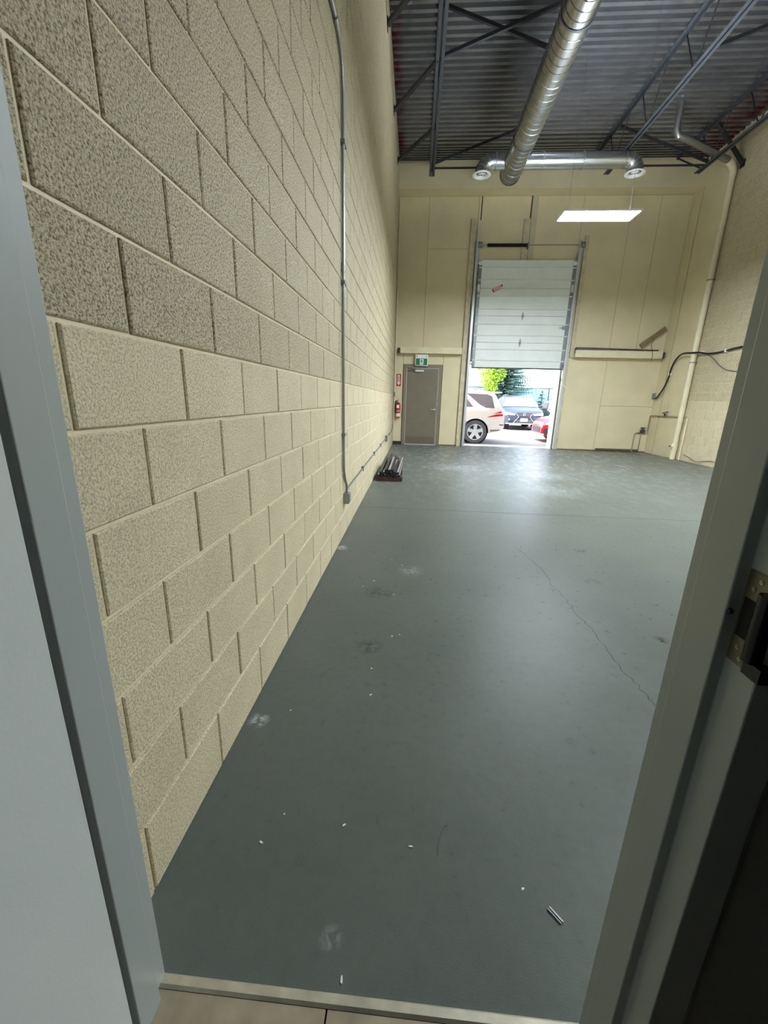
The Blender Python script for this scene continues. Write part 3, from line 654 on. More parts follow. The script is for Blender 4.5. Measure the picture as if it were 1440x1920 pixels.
# light switch and surface conduit in the left far corner
cc = empty('corner_conduit', (.02, 11.70, 0), 'beige conduit with switch box rising in the far left corner', 'conduit')
mb = MB(); mb.cyl((.03, 11.60, 1.52), (.03, 11.60, 6.3), .016, 8); mb.build('pipe', PAINT2, cc, smooth=True)
mb = MB(); mb.cyl((.03, 11.60, .50), (.03, 11.60, 1.40), .012, 8); mb.build('pipe', PAINT2, cc, smooth=True)
mb = MB(); mb.box((.002, 11.56, 1.39), (.06, 11.64, 1.52)); s_ = mb.build('switch_box', STILE, cc, bevel=.004)
mb = MB(); mb.box((.060, 11.565, 1.40), (.064, 11.635, 1.51)); mb.build('switch_plate', SIGNWHITE, s_)

# ------------------------------------------------------------------ conduit on the block wall
cn = empty('wall_conduit', (.02, 2.96, .34), 'steel conduit running down the block wall to a junction box', 'conduit')
px = .016
mb = MB(); mb.tube([(px, .6, 3.70), (px, 2.40, 3.72), (px, 2.68, 3.74), (px, 2.82, 3.72), (px, 2.92, 3.64), (px, 2.955, 3.5), (px, 2.96, 3.3), (px, 2.96, .74), (px, 2.965, .68), (px, 3.02, .58), (px+.01, 3.06, .52), (px+.012, 3.065, .435)], .0125, 10)
mb.build('pipe', ZINC, cn, smooth=True)
for z in (2.33, 2.37): MB().cyl((px, 2.96, z-.014), (px, 2.96, z+.014), .0165, 10).build('coupling', ZINC, cn, smooth=True)
MB().cyl((px, 2.66, 3.735), (px, 2.70, 3.74), .0165, 10).build('coupling', ZINC, cn, smooth=True)
for z in (2.24, 1.0, 3.2):
    mb = MB(); mb.box((0, 2.935, z-.012), (.034, 3.03, z+.012)); mb.build('strap', STILE, cn)
mb = MB(); mb.box((0, 3.02, .335), (.055, 3.125, .435)); jb = mb.build('junction_box', ZINC, cn, bevel=.003)
mb = MB(); mb.box((.055, 3.025, .34), (.058, 3.12, .43)); mb.build('box_cover', STILE, jb)
c2 = empty('low_conduit', (.02, 6.5, .4), 'thin steel conduit running low along the block wall to an outlet', 'conduit')
mb = MB(); mb.tube([(px, 3.11, .432), (px, 3.2, .45), (px, 8.55, .455)], .0105, 8); mb.build('pipe', ZINC, c2, smooth=True)
mb = MB(); mb.tube([(px, 8.68, .455), (px, 11.2, .46), (px, 11.52, .5), (px, 11.6, .6)], .0105, 8); mb.build('pipe', ZINC, c2, smooth=True)
for y in (4.4, 5.9, 7.2, 9.8): MB().box((0, y-.02, .425), (.03, y+.02, .485)).build('strap', STILE, c2)
mb = MB(); mb.box((0, 8.55, .39), (.05, 8.68, .52)); ob = mb.build('outlet_box', ZINC, c2, bevel=.003)
for dz in (.42, .465): MB().box((.05, 8.59, dz), (.053, 8.64, dz+.03)).build('receptacle', BLACK, ob)

# ------------------------------------------------------------------ right wall: rain leader, cables, gas pipe
rl = empty('rain_leader', (7.31, 10.30, 0), 'tall beige drain pipe with elbow on the right wall', 'pipe')
rp = .062
pts = [(7.325, 10.30, 0), (7.325, 10.30, 6.20)]
mb = MB(); mb.tube(pts, rp, 18); mb.build('vertical_pipe', PAINT2, rl, smooth=True)
mb = MB(); mb.tube([(7.325, 10.30, 6.18), (7.30, 10.28, 6.30), (7.22, 10.24, 6.38), (7.10, 10.18, 6.42)], rp+.008, 18); mb.build('elbow', PAINT2, rl, smooth=True)
mb = MB(); mb.tube([(7.10, 10.18, 6.42), (5.85, 9.55, 6.50), (5.66, 9.5, 6.52), (5.60, 9.50, 6.60), (5.60, 9.50, ZD)], rp, 18); mb.build('horizontal_pipe', ZINC, rl, smooth=True)
for z in (2.35, 4.15):
    mb = MB(); mb.lathe([(rp, -.015), (rp+.006, -.015), (rp+.006, .015), (rp, .015)], (7.325, 10.30, z), (0, 0, 1), 18); mb.box((7.33, 10.24, z-.012), (XR, 10.36, z+.012)); mb.build('pipe_clamp', ZINC, rl)
mb = MB(); mb.lathe([(rp+.004, -.09), (rp+.01, -.085), (rp+.01, .085), (rp+.004, .09)], (7.325, 10.30, .33), (0, 0, 1), 18); mb.cyl((7.27, 10.30, .33), (7.21, 10.29, .33), .045, 18); co = mb.build('cleanout', PAINT2, rl, smooth=True)
mb = MB(); mb.cyl((7.209, 10.29, .33), (7.204, 10.29, .33), .034, 18); mb.build('cleanout_cap', CHROME, co); mb = MB(); mb.box((7.19, 10.27, .315), (7.204, 10.31, .345)); mb.build('cap_nut', BLACK, co)
sp2 = MB(); sp2.cyl((7.38, 10.12, 0), (7.38, 10.12, 1.05), .02, 10); o = sp2.build('small_riser', PAINT2, smooth=True, loc=(7.38, 10.12, 0)); tag(o, 'thin grey riser beside the tall beige drain pipe', 'pipe')
mb = MB(); cab = [(7.40, 11.78, 1.53), (7.36, 11.62, 1.52), (7.33, 11.45, 1.62), (7.34, 11.30, 1.82), (7.36, 11.24, 2.04), (7.36, 11.18, 2.30), (7.34, 11.05, 2.46), (7.30, 10.82, 2.57), (7.25, 10.55, 2.59), (7.245, 10.3, 2.57), (7.30, 10.08, 2.56), (7.36, 9.85, 2.51), (7.38, 9.45, 2.51), (7.37, 9.0, 2.54), (7.38, 8.4, 2.56), (7.38, 7.0, 2.6)]
cb = empty('black_cable', (7.38, 10.5, 1.5), 'thick black cable looping across the right wall', 'cable')
# smooth the cable
def cr(pts, k=5):
    P = [Vector(p) for p in pts]; out = []
    for i in range(len(P)-1):
        p0, p1, p2, p3 = P[max(i-1, 0)], P[i], P[i+1], P[min(i+2, len(P)-1)]
        for j in range(k):
            t = j/k; out.append(.5*((2*p1)+(p2-p0)*t+(2*p0-5*p1+4*p2-p3)*t*t+(3*p1-p0-3*p2+p3)*t**3))
    out.append(P[-1]); return out
MB().tube(cr(cab), .021, 8).build('cable_sheath', BLACK, cb, smooth=True)
for (y, z) in ((11.22, 2.14), (10.10, 2.56), (9.30, 2.52)): MB().box((7.34, y-.012, z-.035), (XR, y+.012, z+.035)).build('cable_clip', SIGNWHITE, cb)
mb = MB(); mb.tube(cr([(7.39, 10.0, 2.54), (7.385, 9.7, 2.40), (7.39, 9.35, 2.18), (7.39, 9.0, 2.08), (7.39, 8.6, 2.06), (7.39, 7.6, 2.06)]), .011, 6); o = mb.build('grey_cable', mat('grey_sheath', (110, 108, 108), .5), smooth=True, loc=(7.39, 9.5, 2.2)); tag(o, 'thin grey cable sagging below the black cable', 'cable')
wb = MB(); wb.box((7.33, 11.74, 1.50), (7.40, 11.80, 1.66)); o = wb.build('cable_box', STILE, bevel=.004, loc=(7.36, 11.77, 1.5)); tag(o, 'small grey box where the black cable starts', 'electrical box')
gp = empty('gas_pipe', (7.2, 11.6, 0), 'thin pipe with shutoff valve low in the far right corner', 'pipe')
mb = MB(); mb.tube([(7.38, 10.16, 1.06), (7.38, 11.62, 1.05), (7.36, 11.74, 1.04), (7.36, 11.75, .98), (7.36, 11.75, .60), (7.33, 11.75, .55), (7.10, 11.75, .56), (7.04, 11.75, .54), (7.02, 11.75, .48), (7.02, 11.75, 0)], .016, 8); mb.build('pipe_run', mat('painted_pipe', (158, 148, 120), .5), gp, smooth=True)
mb = MB(); mb.lathe([(.001, -.06), (.04, -.055), (.05, 0), (.04, .055), (.001, .06)], (7.22, 11.73, .60), (1, 0, 0), 14); mb.cyl((7.22, 11.73, .6), (7.22, 11.73, .70), .02, 8); mb.box((7.16, 11.70, .69), (7.28, 11.76, .71)); mb.build('regulator', mat('dark_regulator', (60, 62, 66), .5, .3), gp, smooth=True)
mb = MB(); mb.cyl((7.38, 11.05, 1.05), (7.34, 11.05, 1.12), .022, 8); mb.bar((7.34, 11.16, 1.13), (7.34, 10.9, 1.17), .02, .02); mb.build('valve_handle', DARKSTEEL, gp)
for y in (10.95, 11.1): MB().cyl((7.385, y, 1.08), (7.385, y-.02, 1.42), .012, 6).build('branch_pipe', PAINT2, gp)
mb = MB(); mb.tube([(7.2, 11.75, .5), (7.2, 11.75, .0)], .009, 6); mb.build('drain_tube', ZINC, gp)
mb = MB(); mb.tube(cr([(7.39, 10.0, .16), (7.39, 9.8, .13), (7.38, 9.5, .06), (7.38, 9.3, .09), (7.39, 9.0, .14), (7.39, 8.7, .12), (7.39, 8.2, .12)]), .007, 6); o = mb.build('floor_wire', mat('tan_wire', (120, 110, 88), .5), loc=(7.39, 9.4, .1)); tag(o, 'thin tan wire wandering along the foot of the right wall', 'wire')
mb = MB(); mb.box((6.0, 11.77, .02), (7.2, 11.80, .07)); o = mb.build('baseboard_right', mat('dark_sill', (92, 84, 66), .7)); tag(o, 'dark sill strip at the foot of the far wall on the right', 'baseboard', kind='structure')

# ------------------------------------------------------------------ pile of metal strips on the floor
cbx = empty('wooden_crate', (.28, 6.05, 0), 'dark red-brown timber base under the pile of strips', 'timber base')
mb = MB(); mb.box((.05, 5.93, 0), (.49, 6.02, .075)); mb.build('front_timber', mat('red_brown_timber', (74, 44, 40), .6, vary=(16, .25)), cbx, bevel=.006)
mb = MB(); mb.box((.07, 6.5, 0), (.47, 6.59, .12)); mb.build('rear_timber', DARKWOOD, cbx, bevel=.006)
SILV = mat('silver_strip', (214, 216, 220), .28, .7); BLKS = mat('black_strip', (34, 35, 40), .35)
rows = [(.09, 0), (.145, 0), (.20, 0), (.26, 0), (.315, 0), (.37, 0), (.43, 0), (.12, 1), (.18, 1), (.24, 1), (.30, 1), (.36, 1), (.41, 1), (.21, 2), (.27, 2), (.32, 2)]
for k, (x, lv) in enumerate(rows):
    z0 = .093+lv*.042; z1 = .125+lv*.05; L = 1.0+.45*random.random(); y0 = 5.9+.05*random.random(); xs = random.uniform(-.01, .05)
    mm = SILV if k % 2 == 0 else BLKS
    t = empty('metal_strip', (x, y0, z0), 'silver-faced channel strip in the pile by the block wall' if k % 2 == 0 else 'black channel strip in the pile by the block wall', 'strip', 'silver strips in the pile' if k % 2 == 0 else 'black strips in the pile')
    pq = ((x, y0, z0), (x+xs, y0+L, z1+.02))
    MB().bar(pq[0], pq[1], .043, .03).build('strip_body', BLKS, t)
    d = Vector((0, 0, .018)); MB().bar(Vector(pq[0])+d+Vector((0, .004, 0)), Vector(pq[1])+d, .03, .006).build('strip_face', mm, t)

# ------------------------------------------------------------------ litter on the floor
CHIP = mat('paint_chip', (226, 226, 222), .6)
chips = [(.512, 2.483), (.559, 1.846), (.577, 1.324), (.62, 1.345), (.24, .15), (.484, .226), (.506, .829), (.698, .18), (1.015, .096), (.168, .697), (.539, -.133), (.283, .243), (.49, 1.02), (.33, 1.95), (.40, 2.05), (.60, 2.38)]
for k, (x, y) in enumerate(chips):
    a = random.uniform(0, 3.1); Lc = random.uniform(.004, .009); w = random.uniform(.0013, .0025)
    mb = MB(); c, s = math.cos(a), math.sin(a)
    out = [(-Lc, -w), (-.2*Lc, -1.5*w), (Lc, -.6*w), (.8*Lc, w), (-.5*Lc, 1.3*w)]
    mb.prism([(px_*c-py_*s, px_*s+py_*c, .0003) for px_, py_ in out], (0, 0, .002)); o = mb.build('paint_chip', CHIP, local=True); o.location = (x, y, 0)
    tag(o, 'tiny white chip lying on the grey floor', 'paint chip', 'white chips scattered on the floor')
pn = empty('metal_clip', (1.088, .042, 0), 'small grey metal clip lying on the floor near the threshold', 'clip')
mb = MB(); mb.bar((1.076, .058, .003), (1.102, .026, .003), .004, .003); mb.build('clip_arm', ZINC, pn); mb = MB(); mb.bar((1.070, .054, .003), (1.096, .022, .003), .002, .003); mb.build('clip_arm', ZINC, pn)
mb = MB(); mb.tube(cr([(.78, .16, .003), (.785, .20, .003), (.80, .24, .003), (.815, .255, .003)]), .0007, 5); o = mb.build('black_thread', BLACK, loc=(.79, .2, 0)); tag(o, 'short curled black thread on the floor', 'thread')

# ------------------------------------------------------------------ doorway in the foreground
th = empty('threshold', (.6, -.167, 0), 'worn aluminium threshold strip under the doorway', 'threshold')
mb = MB(); mb.prism([(.12, -.156, 0), (.12, -.160, .004), (.12, -.176, .005), (.12, -.182, 0)], (.956, 0, 0)); mb.build('threshold_bar', mat('worn_aluminium', (196, 190, 170), .4, .6, vary=(18, .2)), th)
def jamb(prof, name, label):
    t = empty(name, (prof[0][0], -.2, 0), label, 'door frame', kind='structure')
    mb = MB(); mb.prism([(x, y, 0.0) for x, y in prof], (0, 0, 2.2)); mb.build('jamb', FRAMEGREY, t, bevel=.0022); return t
XLJ, XRJ = .122, 1.073
jl = jamb([(.012, -.157), (XLJ, -.157), (XLJ, -.2005), (XLJ+.017, -.2005), (XLJ+.017, -.262), (XLJ, -.262), (XLJ, -.31), (.07, -.31), (.07, -.30), (.012, -.30)], 'trim_2', 'grey steel door jamb on the left against the block wall')
jr = jamb([(1.14, -.157), (XRJ, -.157), (XRJ, -.199), (XRJ-.017, -.199), (XRJ-.017, -.262), (XRJ, -.262), (XRJ, -.31), (1.125, -.31), (1.125, -.30), (1.14, -.30)], 'trim_3', 'dark grey steel door jamb on the right with the strike plate')
mb = MB(); mb.box((XLJ, -.31, 2.13), (XRJ, -.157, 2.2)); o = mb.build('trim_4', FRAMEGREY); tag(o, 'door frame head above the doorway', 'door frame', kind='structure')
# strike plate on the rabbet face
sk = XRJ
zc = 1.072
mb = MB(); mb.box((sk-.0018, -.305, zc-.062), (sk, -.2625, zc+.062)); spl = mb.build('strike_plate', BRASS, jr, bevel=.0008)
mb = MB(); mb.box((sk-.0022, -.288, zc-.026), (sk-.0006, -.2665, zc+.026)); mb.build('latch_opening', mat('deep_black', (6, 6, 6), .8), spl)
for (yy, zz) in ((-.283, zc-.052), (-.2755, zc-.040), (-.283, zc+.052), (-.2755, zc+.040)):
    mb = MB(); mb.lathe([(.0032, 0), (.003, .0008), (.001, .0004)], (sk-.0018, yy, zz), (-1, 0, 0), 12); mb.build('screw', ZINC, spl, smooth=True)
mb = MB(); mb.cyl((sk-.008, -.305, zc-.040), (sk-.008, -.305, zc+.045), .010, 16); mb.build('keeper', BLACKGLOSS, spl, smooth=True)
mb = MB(); mb.box((sk-.012, -.325, zc-.058), (sk+.004, -.30, zc-.040)); mb.build('keeper_lip', BLACK, spl)
mb = MB(); mb.box((sk-.006, -.30, zc-.04), (sk-.0018, -.292, zc+.035)); mb.build('keeper_tongue', BRASS, spl)
for z in (1.075, .12):
    mb = MB(); mb.lathe([(.0045, -.004), (.0045, .0), (.003, .0035), (.001, .004)], (XRJ-.012, -.262, z), (0, -1, 0), 12); mb.build('rubber_bumper', BLACK, jr, smooth=True)
# white door leaf swung open into the office
lf2 = empty('door_3', (.11, -.272, 0), 'white door leaf swung open on the left of the doorway', 'door', kind='structure')
mb = MB(); mb.box((.089, -1.19, .012), (.134, -.272, 2.12)); mb.build('leaf', LEAFWHITE, lf2, bevel=.002)
for z in (.3, 1.1, 1.9):
    mb = MB(); mb.cyl((.112, -.268, z-.05), (.112, -.268, z+.05), .007, 10); mb.build('hinge', STILE, lf2)

# office behind the camera
of = MB().box((-.2, -3.0, -.15), (3.4, -.157, -.012)).build('floor_office', GROUT); tag(of, 'brown stone tile floor of the office', 'floor', kind='structure')
tx, ty = .46, .46
for i in range(-1, 7):
    for j in range(6):
        x0 = .514+(i-1)*tx; y1 = -.1825-j*ty; xa, xb = max(x0+.002, .0), min(x0+tx-.002, 3.2)
        if xb-xa < .03: continue
        mb = MB(); mb.box((xa, y1-ty+.004, -.012), (xb, y1, 0.0)); mb.build('tile', TILE, of, bevel=.0015)
b = MB(); b.box((-.2, -3.1, 0), (-.02, -.298, 2.7)); o = b.build('wall_office_left', OFFICE); tag(o, 'left office wall behind the open door', 'wall', kind='structure')
b = MB(); b.box((3.2, -3.1, 0), (3.4, -.298, 2.7)); o = b.build('wall_office_right', OFFICE); tag(o, 'right office wall outside the photo', 'wall', kind='structure')
b = MB(); b.box((-.2, -3.2, 0), (3.4, -3.0, 2.7)); o = b.build('wall_office_back', OFFICE); tag(o, 'back office wall behind the camera', 'wall', kind='structure')
b = MB(); b.box((-.2, -3.2, 2.6), (3.4, -.298, 2.75)); o = b.build('ceiling_office', OFFICECEIL); tag(o, 'office ceiling above the camera', 'ceiling', kind='structure')

# ------------------------------------------------------------------ outside
gd = MB().box((-60, 12.061, -.3), (90, 90, -.02)).build('ground', ASPHALT); tag(gd, 'sunlit parking lot outside the overhead door', 'ground', kind='structure')
ap = MB().box((1.2, 12.061, -.1), (6.0, 12.45, -.004)).build('concrete_apron', mat('pale_concrete', (196, 192, 184), .8, vary=(3, .1))); tag(ap, 'pale concrete apron just outside the overhead door', 'apron', kind='structure')

def interp(tab, x):
    if x <= tab[0][0]: return tab[0][1]
    for (a, va), (b_, vb) in zip(tab, tab[1:]):
        if x <= b_: return va+(vb-va)*(x-a)/(b_-a)
    return tab[-1][1]

GLASS = mat('car_glass', (112, 104, 108), .1, spec=.6)  # outdoor veil of glare put into the glass as a paler colour
TYRE = mat('tyre_rubber', (84, 82, 84), .8)  # black rubber lightened in colour for the glare outside
RIM = mat('alloy_rim', (226, 226, 226), .3, .5)
ARCH = mat('wheel_well', (34, 34, 36), .9)
CHR = mat('car_chrome', (225, 228, 232), .2, .8)
LAMPW = mat('headlamp', (222, 230, 236), .12)
LAMPR = mat('tail_lamp', (206, 22, 34), .25)
TRIMB = mat('car_black_trim', (44, 46, 52), .5)

def wheel(parent, x, y, s, r):
    w = empty('wheel', (x, y, r), parent=parent); wd = .2
    mb = MB(); mb.lathe([(r*.68, -wd/2), (r*.9, -wd/2), (r, -wd*.32), (r, wd*.32), (r*.9, wd/2), (r*.68, wd/2), (r*.66, wd*.3)], (0, 0, 0), (0, s, 0), 32); mb.build('tyre', TYRE, w, smooth=True, local=True)
    mb = MB(); mb.lathe([(r*.69, wd*.42), (r*.64, wd*.46), (r*.62, wd*.30), (r*.58, wd*.1), (.001, wd*.1)], (0, 0, 0), (0, s, 0), 32); mb.build('rim_barrel', TRIMB, w, smooth=True, local=True)
    mb = MB(); mb.lathe([(r*.70, wd*.40), (r*.69, wd*.47), (r*.62, wd*.47), (r*.61, wd*.38)], (0, 0, 0), (0, s, 0), 32)
    for k in range(5):
        a = R(90+72*k); c, sn = math.cos(a), math.sin(a)
        P = lambda rr, off, yy: (c*rr - sn*off, s*yy, sn*rr + c*off)
        q = [P(.0, -.05*r/.36, wd*.36), P(r*.64, -.055*r/.36, wd*.46), P(r*.64, .055*r/.36, wd*.46), P(.0, .05*r/.36, wd*.36)]
        mb.prism(q, (0, -s*.03, 0))
    mb.lathe([(r*.2, wd*.30), (r*.19, wd*.42), (.001, wd*.44)], (0, 0, 0), (0, s, 0), 20); mb.build('spokes', RIM, w, smooth=True, local=True)

class Car:
    """length along local x (front at +x), centred on y=0, standing on z=0"""
    def __init__(s, L, W, top, low, wheels, wr, belt, roofw, endtaper=.12, arch=1.14):
        s.L, s.W, s.top, s.low, s.wheels, s.wr, s.belt, s.roofw, s.et, s.arch = L, W, top, low, wheels, wr, belt, roofw, endtaper, arch
        s.zmax = max(z for _, z in top)
    def zt(s, x): return interp(s.top, x)
    def zl(s, x):
        z = interp(s.low, x); ra = s.wr*s.arch
        for wx in s.wheels:
            d = abs(x-wx)
            if d < ra: z = max(z, s.wr+math.sqrt(ra*ra-d*d))
        return min(z, s.zt(x)-.04)
    def hw(s, x, z):
        e = min(x+s.L/2, s.L/2-x); t = max(0, 1-e/.55); w = s.W/2*(1-s.et*t*t)
        if z > s.belt:
            k = min(1, (z-s.belt)/(s.zmax-s.belt)); w *= 1-(1-s.roofw)*k**1.1
        elif z < s.belt*.55:
            w -= .05*(1-z/(s.belt*.55))
        return w
    def build(s, root, paint, nz=10):
        xs = set([-s.L/2, s.L/2])
        n = 60
        for i in range(n+1): xs.add(-s.L/2+s.L*i/n)
        for wx in s.wheels:
            ra = s.wr*s.arch
            for i in range(25): xs.add(wx-ra*math.cos(math.pi*i/24))
        xs = sorted(x for x in xs if -s.L/2 <= x <= s.L/2); mb = MB(); rows = []
        for x in xs:
            zl, zt = s.zl(x), s.zt(x); ring = []
            for i in range(nz+1):
                z = zl+(zt-.05-zl)*i/nz if zt-.05 > zl else zl; ring.append((s.hw(x, z), z))
            wt = s.hw(x, zt); ring += [(wt-.025, zt-.015), (wt*.8, zt+.006), (wt*.4, zt+.016)]
            full = [(x, y, z) for y, z in ring]+[(x, 0, zt+.02)]+[(x, -y, z) for y, z in reversed(ring)]
            rows.append(full)
        k = len(rows[0])
        for r_ in rows: mb.v += r_
        for i in range(len(rows)-1):
            for j in range(k-1): mb.f.append((i*k+j, i*k+j+1, (i+1)*k+j+1, (i+1)*k+j))
            mb.f.append((i*k+k-1, i*k, (i+1)*k, (i+1)*k+k-1))
        mb.f.append(tuple(range(k))); mb.f.append(tuple((len(rows)-1)*k+j for j in range(k)))
        body = mb.build('body', paint, root, smooth=True, local=True)
        for wx in s.wheels:
            for sd in (1, -1):
                m2 = MB(); y = sd*(s.W/2-.22); m2.lathe([(s.wr*1.13, -.12), (s.wr*1.13, .12)], (wx, y, s.wr), (0, 1, 0), 24); m2.lathe([(s.wr*1.13, 0), (.001, 0)], (wx, y-sd*.12, s.wr), (0, 1, 0), 24); m2.build('wheel_well', ARCH, root, local=True)
                wheel(root, wx, sd*(s.W/2-.10), sd, s.wr)
        return body
    def side(s, root, poly, sd, name, m_, off=.006, sub=6):
        """polygon in (x,z) laid on the side"""
        bm = bmesh.new(); vs_ = [bm.verts.new((x, 0, z)) for x, z in poly]; bm.faces.new(vs_)
        bmesh.ops.triangulate(bm, faces=bm.faces[:]); bmesh.ops.subdivide_edges(bm, edges=bm.edges[:], cuts=sub, use_grid_fill=True)
        for v in bm.verts: v.co.y = sd*(s.hw(v.co.x, v.co.z)+off)
        bmesh.ops.recalc_face_normals(bm, faces=bm.faces[:])
        me = bpy.data.meshes.new(name); bm.to_mesh(me); bm.free(); me.materials.append(m_)
        for f in me.polygons: f.use_smooth = True
        o = bpy.data.objects.new(name, me); col.objects.link(o); o.parent = root
        if sum(f.normal.y for f in me.polygons)*sd < 0: me.flip_normals()
        return o
    def topstrip(s, root, x0, x1, f0, f1, name, m_, off=.012):
        mb = MB(); nx, ny = 8, 10
        for i in range(nx+1):
            x = x0+(x1-x0)*i/nx; z = s.zt(x); w = s.hw(x, z)
            for j in range(ny+1):
                t = -1+2*j/ny; y = t*w*(f0+(f1-f0)*i/nx); crown = .02*(1-(abs(t)*(f0+(f1-f0)*i/nx))**2)
                mb.v.append((x, y, z+crown+off))
        for i in range(nx):
            for j in range(ny): a = i*(ny+1)+j; mb.f.append((a, a+1, a+ny+2, a+ny+1))
        o = mb.build(name, m_, root, smooth=True, local=True)
        return o

def local_box(root, a, b_, name, m_, bevel=0.0): return MB().box(a, b_).build(name, m_, root, local=True, bevel=bevel)

# --- white SUV parked across the opening (rear to the right)
WHITEPAINT = mat('white_car_paint', (226, 214, 206), .3, spec=.6)
wx_rear = 2.62
suv = Car(4.75, 1.92, [(-2.375, .95), (-2.34, 1.06), (-2.2, 1.28), (-2.05, 1.56), (-1.95, 1.63), (-1.6, 1.69), (-.4, 1.73), (.3, 1.70), (.6, 1.62), (1.15, 1.14), (1.3, 1.10), (2.0, 1.0), (2.3, .85), (2.375, .7)],
          [(-2.375, .52), (-2.2, .40), (-1.9, .34), (1.9, .30), (2.2, .34), (2.375, .45)], [-1.46, 1.42], .375, 1.10, .78)
s1 = empty('white_suv', (wx_rear-1.46, 12.88+.96, -.02), 'white SUV parked side-on right outside the overhead door', 'car', rz=math.pi)
suv.build(s1, WHITEPAINT)
# after the half turn the side facing the warehouse is local +y, rear points to world +x
for sd in (1, -1):
    suv.side(s1, [(-2.02, 1.14), (-1.93, 1.50), (-1.78, 1.56), (-1.12, 1.58), (-1.55, 1.24), (-1.75, 1.14)], sd, 'quarter_window', GLASS)
    suv.side(s1, [(-1.02, 1.56), (-.3, 1.60), (-.3, 1.16), (-1.35, 1.16)], sd, 'rear_door_window', GLASS)
    suv.side(s1, [(-.22, 1.60), (.38, 1.56), (.9, 1.16), (-.22, 1.16)], sd, 'front_door_window', GLASS)
    suv.side(s1, [(-2.32, .90), (-2.30, .96), (-2.12, .955), (-1.80, .86), (-1.86, .855)], sd, 'tail_lamp', LAMPR, .012, 3)
    suv.side(s1, [(-2.27, .99), (-2.24, 1.05), (-2.05, .985), (-2.0, .97)], sd, 'tail_lamp', LAMPR, .012, 3)
    local_box(s1, (-.98, sd*.955-.012, .985), (-.78, sd*.955+.03, 1.015), 'door_handle', WHITEPAINT, .008)
    suv.side(s1, [(-1.17, .62), (-1.15, .62), (-1.05, .95), (-1.07, 1.14), (-1.085, 1.14), (-1.07, .95)], sd, 'door_seam', mat('seam_shadow', (140, 132, 128), .8), .004, 2)
    suv.side(s1, [(-2.28, .47), (-2.24, .43), (-1.95, .40), (-1.93, .46)], sd, 'bumper_reflector', mat('bumper_trim', (120, 112, 112), .6), .008, 2)
    suv.side(s1, [(-2.36, .60), (-2.36, .63), (-2.22, .635), (-2.22, .605)], sd, 'exhaust_trim', TRIMB, .01, 2)
suv.topstrip(s1, -2.19, -2.07, .86, .84, 'rear_window', GLASS); suv.topstrip(s1, .62, 1.13, .9, .92, 'windshield', GLASS)
mb = MB(); mb.box((-2.28, -.62, 1.60), (-1.95, .62, 1.645)); mb.build('roof_spoiler', WHITEPAINT, s1, local=True, bevel=.015)
for sd in (1, -1):
    MB().tube([(-1.7, sd*.66, 1.70), (-1.4, sd*.67, 1.745), (.1, sd*.67, 1.76), (.3, sd*.66, 1.72)], .018, 6).build('roof_rail', CHR, s1, local=True, smooth=True)
local_box(s1, (-2.40, -.8, .50), (-2.30, .8, .70), 'rear_bumper', WHITEPAINT, .03)

# --- grey-blue SUV facing the warehouse
BLUEGREY = mat('grey_blue_car_paint', (50, 58, 74), .3, .1, spec=.5)
s2car = Car(4.75, 1.88, [(-2.375, .9), (-2.3, 1.1), (-1.95, 1.52), (-1.6, 1.62), (-.3, 1.68), (.15, 1.64), (.35, 1.56), (1.05, 1.10), (1.2, 1.07), (2.0, .95), (2.28, .82), (2.375, .62)],
            [(-2.375, .45), (-2.1, .32), (2.1, .28), (2.3, .3), (2.375, .36)], [-1.4, 1.42], .36, 1.08, .76, .2)
ang = R(-94)
s2 = empty('grey_suv', (6.12, 22.4, -.02), 'grey-blue SUV facing the opening between the white SUV and fence', 'car', rz=ang)
s2car.build(s2, BLUEGREY)
s2car.topstrip(s2, .36, 1.04, .9, .93, 'windshield', mat('pale_windshield', (104, 116, 128), .1, spec=.5))
for sd in (1, -1):
    s2car.side(s2, [(-.2, 1.55), (.2, 1.52), (.80, 1.14), (-.2, 1.14)], sd, 'front_door_window', GLASS)
    s2car.side(s2, [(-1.2, 1.52), (-.28, 1.55), (-.28, 1.14), (-1.3, 1.14)], sd, 'rear_door_window', GLASS)
    s2car.side(s2, [(2.28, .70), (2.20, .84), (1.75, .92), (1.78, .82)], sd, 'headlamp', LAMPW, .01, 3)
    mb = MB(); mb.box((.72, sd*.95, 1.08), (.86, sd*1.14, 1.22)); mb.build('wing_mirror', BLUEGREY, s2, local=True, bevel=.04)
    # spindle-shaped grille surround
    mb = MB(); xg = 2.385
    mb.bar((xg, sd*.42, .84), (xg, sd*.26, .66), .03, .04, (1, 0, 0)); mb.bar((xg, sd*.26, .66), (xg, sd*.50, .36), .03, .045, (1, 0, 0)); mb.build('grille_surround', CHR, s2, local=True)
    mb = MB(); mb.box((2.30, sd*.58-.17, .42), (2.39, sd*.58+.17, .56)); mb.build('fog_lamp', TRIMB, s2, local=True, bevel=.03)
    mb = MB(); mb.lathe([(.001, .0), (.035, .0), (.04, -.03)], (2.395, sd*.70, .52), (1, 0, 0), 12); mb.build('fog_lamp_lens', LAMPW, s2, local=True)
    mb = MB(); mb.prism([(2.30, sd*.46, .80), (2.30, sd*.86, .86), (2.30, sd*.88, .74), (2.30, sd*.44, .72)], (.07, 0, 0)); mb.build('headlamp_front', LAMPW, s2, local=True)
mb = MB(); mb.prism([(2.34, -.40, .84), (2.34, .40, .84), (2.34, .25, .66), (2.34, .48, .36), (2.34, -.48, .36), (2.34, -.25, .66)], (.04, 0, 0)); gr = mb.build('grille', TRIMB, s2, local=True)
for z in (.80, .755, .71, .50, .45, .40):
    w = .34 if z > .6 else .42
    MB().box((2.38, -w, z-.007), (2.388, w, z+.007)).build('grille_bar', STILE, gr, local=True)
